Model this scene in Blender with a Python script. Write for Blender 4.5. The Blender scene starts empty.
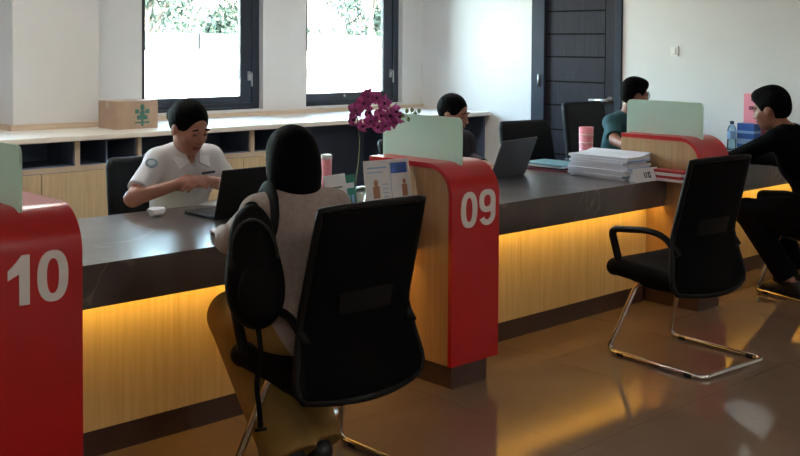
import bpy, bmesh, math, random
import numpy as np
from mathutils import Vector, Matrix, Euler

random.seed(7)
scene = bpy.context.scene
COL = scene.collection
PI = math.pi

# ------------------------------------------------------------------ helpers
def lin(h):
    h = h.lstrip('#')
    c = [int(h[i:i + 2], 16) / 255 for i in (0, 2, 4)]
    return tuple(x / 12.92 if x <= .04045 else ((x + .055) / 1.055) ** 2.4 for x in c) + (1,)

def nd(nt, kind, **kw):
    n = nt.nodes.new(kind)
    for k, v in kw.items():
        setattr(n, k, v)
    return n

def mat(name, color, rough=.5, metal=0., var=0., vscale=8., bump=0., bscale=60., spec=.5, coat=0., stretch=None):
    """principled material with procedural colour variation and bump"""
    m = bpy.data.materials.new(name)
    m.use_nodes = True
    nt = m.node_tree
    b = nt.nodes['Principled BSDF']
    c = lin(color) if isinstance(color, str) else tuple(color) + (1,)
    b.inputs['Base Color'].default_value = c
    b.inputs['Roughness'].default_value = rough
    b.inputs['Metallic'].default_value = metal
    b.inputs['Specular IOR Level'].default_value = spec
    b.inputs['Coat Weight'].default_value = coat
    tc = nd(nt, 'ShaderNodeTexCoord')
    mp = nd(nt, 'ShaderNodeMapping')
    nt.links.new(tc.outputs['Object'], mp.inputs['Vector'])
    if stretch:
        mp.inputs['Scale'].default_value = stretch
    if var > 0:
        nz = nd(nt, 'ShaderNodeTexNoise')
        nz.inputs['Scale'].default_value = vscale
        nz.inputs['Detail'].default_value = 5
        nt.links.new(mp.outputs['Vector'], nz.inputs['Vector'])
        rp = nd(nt, 'ShaderNodeValToRGB')
        rp.color_ramp.elements[0].position = .3
        rp.color_ramp.elements[1].position = .7
        rp.color_ramp.elements[0].color = tuple(x * (1 - var) for x in c[:3]) + (1,)
        rp.color_ramp.elements[1].color = tuple(min(1, x * (1 + var)) for x in c[:3]) + (1,)
        nt.links.new(nz.outputs['Fac'], rp.inputs['Fac'])
        nt.links.new(rp.outputs['Color'], b.inputs['Base Color'])
    if bump > 0:
        n2 = nd(nt, 'ShaderNodeTexNoise')
        n2.inputs['Scale'].default_value = bscale
        n2.inputs['Detail'].default_value = 3
        nt.links.new(mp.outputs['Vector'], n2.inputs['Vector'])
        bp = nd(nt, 'ShaderNodeBump')
        bp.inputs['Strength'].default_value = bump
        bp.inputs['Distance'].default_value = .02
        nt.links.new(n2.outputs['Fac'], bp.inputs['Height'])
        nt.links.new(bp.outputs['Normal'], b.inputs['Normal'])
    return m

def emit(name, color, strength):
    m = bpy.data.materials.new(name)
    m.use_nodes = True
    nt = m.node_tree
    nt.nodes.clear()
    e = nd(nt, 'ShaderNodeEmission')
    e.inputs['Color'].default_value = lin(color)
    e.inputs['Strength'].default_value = strength
    o = nd(nt, 'ShaderNodeOutputMaterial')
    nt.links.new(e.outputs[0], o.inputs['Surface'])
    return m

def wood(name, c1, c2, axis_scale, rough=.45, spec=.4):
    m = mat(name, c1, rough)
    nt = m.node_tree
    b = nt.nodes['Principled BSDF']
    tc = nd(nt, 'ShaderNodeTexCoord')
    mp = nd(nt, 'ShaderNodeMapping')
    mp.inputs['Scale'].default_value = axis_scale
    nt.links.new(tc.outputs['Object'], mp.inputs['Vector'])
    nz = nd(nt, 'ShaderNodeTexNoise')
    nz.inputs['Scale'].default_value = 6
    nz.inputs['Detail'].default_value = 6
    nz.inputs['Roughness'].default_value = .6
    nt.links.new(mp.outputs['Vector'], nz.inputs['Vector'])
    rp = nd(nt, 'ShaderNodeValToRGB')
    rp.color_ramp.elements[0].position = .35
    rp.color_ramp.elements[1].position = .68
    rp.color_ramp.elements[0].color = lin(c2)
    rp.color_ramp.elements[1].color = lin(c1)
    nt.links.new(nz.outputs['Fac'], rp.inputs['Fac'])
    nt.links.new(rp.outputs['Color'], b.inputs['Base Color'])
    b.inputs['Specular IOR Level'].default_value = spec
    return m

def stone(name):
    m = mat(name, '#4a4443', .28)
    nt = m.node_tree
    b = nt.nodes['Principled BSDF']
    tc = nd(nt, 'ShaderNodeTexCoord')
    nz = nd(nt, 'ShaderNodeTexNoise')
    nz.inputs['Scale'].default_value = 3.5
    nz.inputs['Detail'].default_value = 8
    nt.links.new(tc.outputs['Object'], nz.inputs['Vector'])
    rp = nd(nt, 'ShaderNodeValToRGB')
    rp.color_ramp.elements[0].position = .3
    rp.color_ramp.elements[1].position = .75
    rp.color_ramp.elements[0].color = lin('#3d3634')
    rp.color_ramp.elements[1].color = lin('#655b57')
    nt.links.new(nz.outputs['Fac'], rp.inputs['Fac'])
    # thin pale veins
    n2 = nd(nt, 'ShaderNodeTexNoise')
    n2.inputs['Scale'].default_value = 1.7
    n2.inputs['Detail'].default_value = 3
    n2.inputs['Distortion'].default_value = .8
    nt.links.new(tc.outputs['Object'], n2.inputs['Vector'])
    r2 = nd(nt, 'ShaderNodeValToRGB')
    e = r2.color_ramp.elements
    e[0].position = .492; e[0].color = (0, 0, 0, 1)
    e[1].position = .508; e[1].color = (0, 0, 0, 1)
    x = r2.color_ramp.elements.new(.5); x.color = (.35, .35, .35, 1)
    nt.links.new(n2.outputs['Fac'], r2.inputs['Fac'])
    mx = nd(nt, 'ShaderNodeMix', data_type='RGBA')
    mx.inputs[7].default_value = lin('#a89c92')
    nt.links.new(r2.outputs['Color'], mx.inputs[0])
    nt.links.new(rp.outputs['Color'], mx.inputs[6])
    nt.links.new(mx.outputs[2], b.inputs['Base Color'])
    b.inputs['Coat Weight'].default_value = .6
    b.inputs['Coat Roughness'].default_value = .2
    return m

def floor_tiles(name):
    m = mat(name, '#7d6a58', .07)
    nt = m.node_tree
    b = nt.nodes['Principled BSDF']
    tc = nd(nt, 'ShaderNodeTexCoord')
    nz = nd(nt, 'ShaderNodeTexNoise')
    nz.inputs['Scale'].default_value = 2.5
    nz.inputs['Detail'].default_value = 6
    nt.links.new(tc.outputs['Object'], nz.inputs['Vector'])
    rp = nd(nt, 'ShaderNodeValToRGB')
    rp.color_ramp.elements[0].color = lin('#735f50')
    rp.color_ramp.elements[1].color = lin('#8c7562')
    nt.links.new(nz.outputs['Fac'], rp.inputs['Fac'])
    br = nd(nt, 'ShaderNodeTexBrick', offset=0.)
    br.inputs['Scale'].default_value = 1
    br.inputs['Brick Width'].default_value = .8
    br.inputs['Row Height'].default_value = .8
    br.inputs['Mortar Size'].default_value = .0018
    br.inputs['Mortar'].default_value = lin('#67564a')
    nt.links.new(tc.outputs['Object'], br.inputs['Vector'])
    nt.links.new(rp.outputs['Color'], br.inputs['Color1'])
    nt.links.new(rp.outputs['Color'], br.inputs['Color2'])
    nt.links.new(br.outputs['Color'], b.inputs['Base Color'])
    b.inputs['IOR'].default_value = 1.6
    return m

def frosted(name, color):
    m = bpy.data.materials.new(name)
    m.use_nodes = True
    nt = m.node_tree
    b = nt.nodes['Principled BSDF']
    b.inputs['Base Color'].default_value = lin(color)
    b.inputs['Roughness'].default_value = .35
    t = nd(nt, 'ShaderNodeBsdfTranslucent')
    t.inputs['Color'].default_value = lin(color)
    mx = nd(nt, 'ShaderNodeMixShader')
    mx.inputs[0].default_value = .55
    o = nt.nodes['Material Output']
    nt.links.new(b.outputs[0], mx.inputs[1])
    nt.links.new(t.outputs[0], mx.inputs[2])
    nt.links.new(mx.outputs[0], o.inputs['Surface'])
    return m

def clear_glass(name, tint='#f4faf8'):
    m = bpy.data.materials.new(name)
    m.use_nodes = True
    nt = m.node_tree
    nt.nodes.clear()
    t = nd(nt, 'ShaderNodeBsdfTransparent')
    t.inputs['Color'].default_value = lin(tint)
    g = nd(nt, 'ShaderNodeBsdfGlossy')
    g.inputs['Roughness'].default_value = .02
    fr = nd(nt, 'ShaderNodeFresnel')
    fr.inputs['IOR'].default_value = 1.3
    mx = nd(nt, 'ShaderNodeMixShader')
    o = nd(nt, 'ShaderNodeOutputMaterial')
    nt.links.new(fr.outputs[0], mx.inputs[0])
    nt.links.new(t.outputs[0], mx.inputs[1])
    nt.links.new(g.outputs[0], mx.inputs[2])
    nt.links.new(mx.outputs[0], o.inputs['Surface'])
    return m

# ------------------------------------------------------------------ object bookkeeping
def tag(o, label=None, cat=None, group=None, kind=None):
    if label: o['label'] = label
    if cat: o['category'] = cat
    if group: o['group'] = group
    if kind: o['kind'] = kind
    return o

def empty(name, loc, rotz=0., label=None, cat=None, group=None):
    o = bpy.data.objects.new(name, None)
    o.empty_display_size = .1
    COL.objects.link(o)
    o.location = loc
    o.rotation_euler = (0, 0, rotz)
    return tag(o, label, cat, group)

def link(name, me, m, parent=None):
    o = bpy.data.objects.new(name, me)
    COL.objects.link(o)
    for x in (m if isinstance(m, (list, tuple)) else [m]):
        me.materials.append(x)
    if parent is not None:
        o.parent = parent
    return o

def copy_tree(o, parent=None):
    c = o.copy()
    COL.objects.link(c)
    if parent is not None:
        c.parent = parent
    for ch in list(o.children):
        copy_tree(ch, c)
    return c

class MB:
    """collects shapes for ONE mesh object"""
    def __init__(s):
        s.bm = bmesh.new()
    def box(s, x0, x1, y0, y1, z0, z1, bev=0., mi=0, seg=2):
        b = bmesh.new()
        bmesh.ops.create_cube(b, size=1)
        for v in b.verts:
            v.co = Vector(((x0 + x1) / 2 + v.co.x * (x1 - x0), (y0 + y1) / 2 + v.co.y * (y1 - y0), (z0 + z1) / 2 + v.co.z * (z1 - z0)))
        if bev > 0:
            bmesh.ops.bevel(b, geom=list(b.edges), offset=bev, segments=seg, affect='EDGES', profile=.5)
        for f in b.faces: f.material_index = mi
        s.merge(b)
        return s
    def merge(s, b, M=None):
        if M is not None:
            bmesh.ops.transform(b, matrix=M, verts=b.verts)
        me = bpy.data.meshes.new('tmp')
        b.to_mesh(me)
        b.free()
        s.bm.from_mesh(me)
        bpy.data.meshes.remove(me)
    def tube(s, pts, r, seg=10, closed=False, mi=0, flat=1.):
        pts = [Vector(p) for p in pts]
        n = len(pts)
        rs = r if isinstance(r, (list, tuple)) else [r] * n
        rings = []
        up = None
        for i in range(n):
            a = pts[(i - 1) % n] if (closed or i > 0) else pts[i]
            c = pts[(i + 1) % n] if (closed or i < n - 1) else pts[i]
            t = (c - a).normalized()
            if up is None:
                up = Vector((0, 0, 1)) if abs(t.z) < .9 else Vector((0, 1, 0))
            side = t.cross(up).normalized()
            up = side.cross(t).normalized()
            rings.append([s.bm.verts.new(pts[i] + side * math.cos(2 * PI * k / seg) * rs[i] + up * math.sin(2 * PI * k / seg) * rs[i] * flat) for k in range(seg)])
        for i in range(n if closed else n - 1):
            A, B = rings[i], rings[(i + 1) % n]
            for k in range(seg):
                f = s.bm.faces.new((A[k], A[(k + 1) % seg], B[(k + 1) % seg], B[k]))
                f.smooth = True; f.material_index = mi
        if not closed:
            f = s.bm.faces.new(rings[0]); f.material_index = mi
            f = s.bm.faces.new(list(reversed(rings[-1]))); f.material_index = mi
        return s
    def lathe(s, prof, c=(0, 0, 0), seg=24, mi=0):
        rings = [[s.bm.verts.new((c[0] + r * math.cos(2 * PI * k / seg), c[1] + r * math.sin(2 * PI * k / seg), c[2] + z)) for k in range(seg)] for r, z in prof]
        for A, B in zip(rings, rings[1:]):
            for k in range(seg):
                f = s.bm.faces.new((A[k], A[(k + 1) % seg], B[(k + 1) % seg], B[k]))
                f.smooth = True; f.material_index = mi
        f = s.bm.faces.new(list(reversed(rings[0]))); f.material_index = mi
        f = s.bm.faces.new(rings[-1]); f.material_index = mi
        return s
    def prism(s, pts, vec, mi=0, smooth=False):
        """closed polygon (3D points) swept along vec"""
        v = Vector(vec)
        A = [s.bm.verts.new(Vector(p)) for p in pts]
        B = [s.bm.verts.new(Vector(p) + v) for p in pts]
        n = len(pts)
        fs = [s.bm.faces.new(A), s.bm.faces.new(list(reversed(B)))]
        for i in range(n):
            f = s.bm.faces.new((A[(i + 1) % n], A[i], B[i], B[(i + 1) % n]))
            f.smooth = smooth
            fs.append(f)
        for f in fs: f.material_index = mi
        return s
    def strip(s, rows, mi=0, smooth=True, close_u=False):
        """grid of 3D points"""
        V = [[s.bm.verts.new(Vector(p)) for p in r] for r in rows]
        for A, B in zip(V, V[1:]):
            m = len(A)
            for k in range(m if close_u else m - 1):
                f = s.bm.faces.new((A[k], A[(k + 1) % m], B[(k + 1) % m], B[k]))
                f.smooth = smooth; f.material_index = mi
        return V
    def ell(s, c, r, rot=None, u=16, v=10, mi=0):
        b = bmesh.new()
        bmesh.ops.create_uvsphere(b, u_segments=u, v_segments=v, radius=1)
        for f in b.faces:
            f.smooth = True; f.material_index = mi
        M = Matrix.Translation(c) @ (rot.to_matrix().to_4x4() if rot is not None else Matrix.Identity(4)) @ Matrix.Diagonal((*r, 1))
        s.merge(b, M)
        return s
    def xf(s, M):
        bmesh.ops.transform(s.bm, matrix=M, verts=s.bm.verts)
        return s
    def build(s, name, m, parent=None):
        bmesh.ops.recalc_face_normals(s.bm, faces=s.bm.faces)
        me = bpy.data.meshes.new(name)
        s.bm.to_mesh(me)
        s.bm.free()
        return link(name, me, m, parent)

def fillet(pts, r, n=6):
    """round the corners of a polyline"""
    P = [Vector(p) for p in pts]
    out = [P[0]]
    for i in range(1, len(P) - 1):
        a, b, c = P[i - 1], P[i], P[i + 1]
        d1, d2 = (a - b), (c - b)
        q = min(r, d1.length * .49, d2.length * .49)
        p1, p2 = b + d1.normalized() * q, b + d2.normalized() * q
        for k in range(n + 1):
            t = k / n
            out.append(p1 * (1 - t) ** 2 + b * 2 * t * (1 - t) + p2 * t * t)
    out.append(P[-1])
    return out

def rrect(w, d, r, n=6):
    pts = []
    for cx, cy, a0 in ((w / 2 - r, d / 2 - r, 0), (-w / 2 + r, d / 2 - r, PI / 2), (-w / 2 + r, -d / 2 + r, PI), (w / 2 - r, -d / 2 + r, 1.5 * PI)):
        for k in range(n + 1):
            a = a0 + PI / 2 * k / n
            pts.append((cx + r * math.cos(a), cy + r * math.sin(a)))
    return pts

def cushion(mb, w, d, t, r, f=lambda p: p, dome=.01, mi=0):
    """rounded slab; f maps a local point (x,y,z) to its place"""
    rows = []
    e = t * .48
    for k in range(9):
        a = -PI / 2 + PI * k / 8
        ins = e * (1 - math.cos(a))
        z = t / 2 + math.sin(a) * t / 2
        rows.append([f(Vector((x, y, z))) for x, y in rrect(w - 2 * ins, d - 2 * ins, max(r - ins, .01))])
    for s_ in (.7, .35, .05):
        rows.append([f(Vector((x * s_, y * s_, t + dome * (1 - s_ * s_)))) for x, y in rrect(w - 2 * e, d - 2 * e, max(r - e, .01))])
    V = mb.strip(rows, mi=mi, close_u=True)
    for ring in (V[0], V[-1]):
        fc = mb.bm.faces.new(ring if ring is V[-1] else list(reversed(ring)))
        fc.smooth = True; fc.material_index = mi

# ------------------------------------------------------------------ implicit surfaces (one continuous skin per figure)
class Vol:
    def __init__(s, lo, hi, h):
        s.h = h
        s.lo = np.array(lo, float)
        n = np.ceil((np.array(hi, float) - s.lo) / h).astype(int) + 1
        s.ax = [s.lo[i] + h * np.arange(n[i]) for i in range(3)]
        s.D = np.full(n, .3, np.float32)
    def _sl(s, lo, hi, m):
        r = []
        for i in range(3):
            a = int(np.searchsorted(s.ax[i], lo[i] - m)); b = int(np.searchsorted(s.ax[i], hi[i] + m))
            r.append(slice(a, max(b, a)))
        return tuple(r)
    def _co(s, sl):
        return (s.ax[0][sl[0]][:, None, None], s.ax[1][sl[1]][None, :, None], s.ax[2][sl[2]][None, None, :])
    def put(s, fn, lo, hi, k=.02, sub=False):
        m = k + 3 * s.h
        sl = s._sl(lo, hi, m)
        D = s.D[sl]
        if D.size == 0: return
        d = fn(*s._co(sl))
        if sub:
            d = -d
            if k > 0:
                q = np.clip(.5 - .5 * (D - d) / k, 0, 1)
                s.D[sl] = D * (1 - q) + d * q + k * q * (1 - q)
            else: s.D[sl] = np.maximum(D, d)
        else:
            if k > 0:
                q = np.clip(.5 + .5 * (D - d) / k, 0, 1)
                s.D[sl] = D * (1 - q) + d * q - k * q * (1 - q)
            else: s.D[sl] = np.minimum(D, d)
    def cap(s, a, b, ra, rb, k=.02, cut=None, sub=False):
        """tapered limb; cut=(point, direction) ends it with a flat plane"""
        a = np.array(a, float); b = np.array(b, float); ba = b - a; L = float(ba @ ba) + 1e-9
        def fn(x, y, z):
            t = np.clip(((x - a[0]) * ba[0] + (y - a[1]) * ba[1] + (z - a[2]) * ba[2]) / L, 0, 1)
            d = np.sqrt((x - a[0] - t * ba[0]) ** 2 + (y - a[1] - t * ba[1]) ** 2 + (z - a[2] - t * ba[2]) ** 2) - (ra + (rb - ra) * t)
            if cut is not None:
                p, n = cut
                d = np.maximum(d, (x - p[0]) * n[0] + (y - p[1]) * n[1] + (z - p[2]) * n[2])
            return d
        R = max(ra, rb)
        s.put(fn, np.minimum(a, b) - R, np.maximum(a, b) + R, k, sub)
    def ell(s, c, r, k=.02, rot=None, sub=False):
        c = np.array(c, float); r = np.array(r, float)
        Rm = np.eye(3) if rot is None else np.array(rot.to_matrix() if hasattr(rot, 'to_matrix') else rot).T
        def fn(x, y, z):
            dx, dy, dz = x - c[0], y - c[1], z - c[2]
            q = [Rm[i, 0] * dx + Rm[i, 1] * dy + Rm[i, 2] * dz for i in range(3)]
            k0 = np.sqrt(sum((q[i] / r[i]) ** 2 for i in range(3)))
            k1 = np.sqrt(sum((q[i] / r[i] ** 2) ** 2 for i in range(3))) + 1e-6
            return k0 * (k0 - 1) / k1
        R = r.max() if rot is not None else r
        s.put(fn, c - R, c + R, k, sub)
    def plane(s, p, n):
        """keep only the side behind the plane"""
        x, y, z = s._co(tuple(slice(None) for _ in range(3)))
        s.D = np.maximum(s.D, ((x - p[0]) * n[0] + (y - p[1]) * n[1] + (z - p[2]) * n[2]).astype(np.float32))
    def mesh(s, name):
        D = np.pad(s.D, 1, constant_values=.3)
        S = D < 0
        nx, ny, nz = D.shape
        c = [S[i:nx - 1 + i, j:ny - 1 + j, k:nz - 1 + k] for i in (0, 1) for j in (0, 1) for k in (0, 1)]
        cnt = sum(x.astype(np.int8) for x in c)
        act = (cnt > 0) & (cnt < 8)
        I = np.argwhere(act)
        idx = np.full(act.shape, -1, np.int64)
        idx[act] = np.arange(len(I))
        acc = np.zeros((len(I), 3)); w = np.zeros(len(I))
        cor = [(i, j, k) for i in (0, 1) for j in (0, 1) for k in (0, 1)]
        val = {q: D[I[:, 0] + q[0], I[:, 1] + q[1], I[:, 2] + q[2]] for q in cor}
        for q in cor:
            for ax in range(3):
                if q[ax] == 0:
                    p = list(q); p[ax] = 1; p = tuple(p)
                    a, b = val[q], val[p]
                    x = (a < 0) != (b < 0)
                    t = np.where(x, a / np.where(x, a - b, 1), 0)
                    for e in range(3):
                        acc[:, e] += np.where(x, q[e] + (t if e == ax else 0), 0)
                    w += x
        V = s.lo - s.h + (I + acc / w[:, None]) * s.h
        F = []
        for ax in range(3):
            o1, o2 = [(1, 2), (2, 0), (0, 1)][ax]
            a = S[tuple(slice(0, -1) if i == ax else slice(1, -1) for i in range(3))]
            b = S[tuple(slice(1, None) if i == ax else slice(1, -1) for i in range(3))]
            for flip, msk in ((False, a & ~b), (True, b & ~a)):
                E = np.argwhere(msk)
                if not len(E): continue
                for i in range(3):
                    if i != ax: E[:, i] += 1
                def cell(d1, d2):
                    C = E.copy(); C[:, o1] -= d1; C[:, o2] -= d2
                    return idx[C[:, 0], C[:, 1], C[:, 2]]
                q = np.stack([cell(1, 1), cell(0, 1), cell(0, 0), cell(1, 0)], 1)
                F.append(q[:, ::-1] if flip else q)
        F = np.concatenate(F)
        me = bpy.data.meshes.new(name)
        me.vertices.add(len(V)); me.vertices.foreach_set('co', V.astype(np.float32).ravel())
        me.loops.add(F.size); me.loops.foreach_set('vertex_index', F.astype(np.int32).ravel())
        me.polygons.add(len(F))
        me.polygons.foreach_set('loop_start', np.arange(0, F.size, 4, dtype=np.int32))
        me.polygons.foreach_set('use_smooth', np.ones(len(F), bool))
        me.update(calc_edges=True)
        me.validate()
        return me, V, F

# ------------------------------------------------------------------ materials
M = {}
M['wall'] = mat('wall_paint', '#d2d1cf', .7, var=.02, vscale=3, bump=.02, bscale=200)
M['ceiling'] = mat('ceiling_paint', '#e4e2de', .8, var=.02)
M['floor'] = floor_tiles('glossy_floor_tiles')
M['stone'] = stone('dark_polished_stone')
M['panel'] = wood('pale_veneer', '#e2c48e', '#d3b379', (9, 9, .35))
M['panel_side'] = wood('pale_veneer_side', '#b8926a', '#a88159', (9, 9, .35))
M['toe'] = mat('brown_plinth', '#4b3630', .35, var=.12, vscale=10)
M['led'] = emit('warm_strip_light', '#ffcb5c', 10)
M['led_body'] = mat('aluminium_strip', '#9a9a98', .4, .6)
M['red'] = mat('red_laminate', '#b5070f', .3, var=.02, coat=.2)
M['digit'] = mat('silver_white_lettering', '#e4dedb', .35)
M['frost'] = frosted('frosted_glass', '#d8ebe1')
M['black_plastic'] = mat('black_plastic', '#040405', .5, spec=.2)
M['black_mesh'] = mat('black_mesh_fabric', '#030304', .9, var=.25, vscale=180, bump=.15, bscale=400, spec=.12)
M['black_seat'] = mat('black_seat_fabric', '#030304', .85, var=.2, vscale=140, bump=.12, bscale=300, spec=.12)
M['chrome'] = mat('chrome', '#d9d8d4', .12, 1.)
M['leather'] = mat('blue_black_leather', '#07090d', .55, spec=.18, bump=.06, bscale=120)
M['rubber'] = mat('rubber', '#0b0b0b', .8)
M['cab_wood'] = wood('cabinet_oak', '#cdb99a', '#bfa987', (7, 7, .5))
M['cab_edge'] = mat('cabinet_board', '#b9aa98', .5, var=.04)
M['cab_top'] = mat('white_laminate', '#e6e1d8', .3)
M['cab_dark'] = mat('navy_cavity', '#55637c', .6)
M['trimwood'] = wood('trim_wood', '#cdbba6', '#bda890', (.6, 8, 8))
M['winframe'] = mat('slate_window_frame', '#262d38', .35)
M['glass'] = clear_glass('window_glass')
M['steel'] = mat('brushed_steel', '#c4c4c2', .28, 1.)
M['door'] = wood('charcoal_door', '#28262d', '#201f27', (10, 10, .6), .6, .15)
M['doorframe'] = mat('charcoal_door_frame', '#232834', .6, spec=.2, var=.04)
M['groove'] = mat('door_groove', '#060608', .8, spec=.1)
M['switch'] = mat('white_switch_plastic', '#e0ded8', .35)
M['card'] = mat('carton_cardboard', '#a88f7b', .75, var=.06, vscale=14)
M['tape'] = mat('carton_tape', '#a99680', .3)
M['teal_ink'] = mat('teal_print', '#3f6f66', .6)
M['paper'] = mat('white_paper', '#dfe0e4', .7, var=.03, vscale=60)
M['paper_edge'] = mat('paper_block', '#d4d6e2', .7, var=.1, vscale=3, stretch=(1, 1, 120))
M['pink'] = mat('pink_plastic', '#e88f9d', .4)
M['pinkdot'] = mat('pale_pink_print', '#f3c0c6', .45)
M['white_pl'] = mat('white_plastic', '#e6e6e6', .35)
M['blue'] = mat('blue_print', '#2f5fae', .4)
M['lightblue'] = mat('light_blue_band', '#8db4dc', .4)
M['water'] = clear_glass('water_bottle_plastic', '#cfe3ee')
M['green'] = mat('green_print', '#2f7d69', .5, var=.15, vscale=30)
M['redbook'] = mat('red_booklet_cover', '#a8323a', .5)
M['cyan'] = mat('teal_folder', '#5f93a1', .5)
M['navy'] = mat('navy_folder', '#1e2a44', .5)
M['maroon'] = mat('plum_folder', '#8a3d55', .5)
M['skinprint'] = mat('printed_portrait', '#a97c62', .6)
M['ink'] = mat('dark_print', '#2f3448', .6)
M['laptop_black'] = mat('laptop_black', '#0a0b0d', .45, spec=.3)
M['laptop_grey'] = mat('laptop_grey', '#4c5057', .38, .3)
M['keys'] = mat('laptop_keys', '#1c1d20', .5)
M['screen'] = mat('laptop_screen_glass', '#1e2733', .2)
M['petal'] = mat('magenta_petal', '#b54a90', .5, var=.25, vscale=25)
M['petal_c'] = mat('dark_flower_lip', '#5c1246', .5)
M['stem'] = mat('flower_stem', '#5d6b3a', .6)
M['bud'] = mat('green_bud', '#8a9a72', .5)
M['leaf'] = mat('orchid_leaf', '#2c4a26', .4)
M['pot'] = mat('white_pot', '#d5d2cc', .3)
M['skin'] = mat('skin', '#a87460', .5, var=.05, vscale=30)
M['skin_d'] = mat('skin_darker', '#8d5d49', .5, var=.05, vscale=30)  # darker skin tone, used for both men
M['lips'] = mat('lips', '#8a4744', .45)
M['hair'] = mat('black_hair', '#040405', .7, spec=.06, var=.4, vscale=90, bump=.3, bscale=160, stretch=(1, 1, .2))
M['eye'] = mat('eye_dark', '#181214', .3)
M['shirt_w'] = mat('white_uniform_cotton', '#d9dade', .8, var=.03, vscale=6, bump=.12, bscale=18)
M['sweater'] = mat('grey_brown_knit', '#a3938c', .9, var=.12, vscale=60, bump=.25, bscale=90)
M['mustard'] = mat('mustard_cotton', '#8a6a32', .85, var=.1, vscale=10, bump=.25, bscale=16)
M['teal_shirt'] = mat('teal_shirt', '#12454d', .8, var=.08, bump=.1, bscale=20)
M['dark_top'] = mat('plum_black_top', '#231a24', .85, var=.1)
M['black_top'] = mat('black_jacket', '#050506', .9, spec=.1, var=.15, bump=.15, bscale=20)
M['dark_pants'] = mat('dark_trousers', '#0a0a0d', .9, spec=.15, var=.1)
M['shoe'] = mat('dark_shoe', '#171416', .5)
M['patch'] = mat('blue_grey_patch', '#6f8593', .7)
M['patch_in'] = mat('pale_patch_centre', '#a9b6bd', .7)
M['bag'] = mat('black_nylon_bag', '#040405', .75, spec=.15, var=.2, vscale=20, bump=.2, bscale=25)
M['bagtrim'] = mat('grey_bag_piping', '#1b1a1b', .6)
M['glasses'] = mat('dark_glasses_frame', '#141214', .3)
M['outwall'] = mat('white_garden_wall', '#e9e9e6', .8, var=.02)
M['coping'] = mat('weathered_wall_band', '#15171a', .8, var=.12, vscale=4)
M['grass'] = mat('ground_outside', '#8a8c80', .9, var=.1)
M['foliage'] = mat('bright_foliage', '#24352b', .7, var=.25, vscale=2)
M['bark'] = mat('tree_bark', '#6b6258', .9, var=.2)
M['lamp'] = emit('ceiling_lamp_diffuser', '#fff8f0', 13.5)

# ------------------------------------------------------------------ room shell
WX, WY, CZ = 7.41, 7.6, 3.0
X0, Y0 = -3.0, -3.5
def struct(name, mb, m, parent=None):
    o = mb.build(name, m, parent)
    if parent is None: o['kind'] = 'structure'
    return o

struct('floor', MB().box(X0 - .2, WX + .2, Y0 - .2, WY + .2, -.12, 0), M['floor'])
struct('ceiling', MB().box(X0 - .2, WX + .2, Y0 - .2, WY + .2, CZ, CZ + .15), M['ceiling'])
WINS = [(4.258, 5.449), (5.929, 7.137), (1.55, 2.76)]
WZ0, WZ1 = .955, 2.45
wb = MB()
xs = [X0 - .2, WINS[2][0], WINS[2][1], WINS[0][0], WINS[0][1], WINS[1][0], WINS[1][1], WX + .2]
for a, b in zip(xs[::2], xs[1::2]):
    wb.box(a, b, WY, WY + .2, 0, CZ)
for a, b in WINS:
    wb.box(a, b, WY, WY + .2, 0, WZ0)
    wb.box(a, b, WY, WY + .2, WZ1, CZ)
struct('wall_back', wb, M['wall'])
DY0, DY1, DZ = 5.185, 6.161, 2.18      # door opening in the right wall
wr = MB()
wr.box(WX, WX + .2, Y0, DY0, 0, CZ)
wr.box(WX, WX + .2, DY1, WY, 0, CZ)
wr.box(WX, WX + .2, DY0, DY1, DZ, CZ)
struct('wall_right', wr, M['wall'])
struct('wall_left', MB().box(X0 - .2, X0, Y0, WY, 0, CZ), M['wall'])
struct('wall_front', MB().box(X0 - .2, WX + .2, Y0 - .2, Y0, 0, CZ), M['wall'])
struct('wall_column', MB().box(3.073, 3.731, 7.3, WY, .0, CZ, .004), M['wall'])
# wooden trim at the foot of the column and under the windows, on top of the cabinets
tr = MB().box(3.05, 3.755, 7.28, 7.3, .885, .943, .004).box(3.731, 3.755, 7.3, 7.6, .885, .943, .004).box(3.05, 3.073, 7.3, 7.6, .885, .943, .004)
struct('trim_1', tr, M['trimwood'])
struct('trim_2', MB().box(3.76, WX, WY - .03, WY, .885, .935, .006), M['trimwood'])
struct('trim_3', MB().box(X0, 3.045, WY - .03, WY, .885, .935, .006), M['trimwood'])

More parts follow.
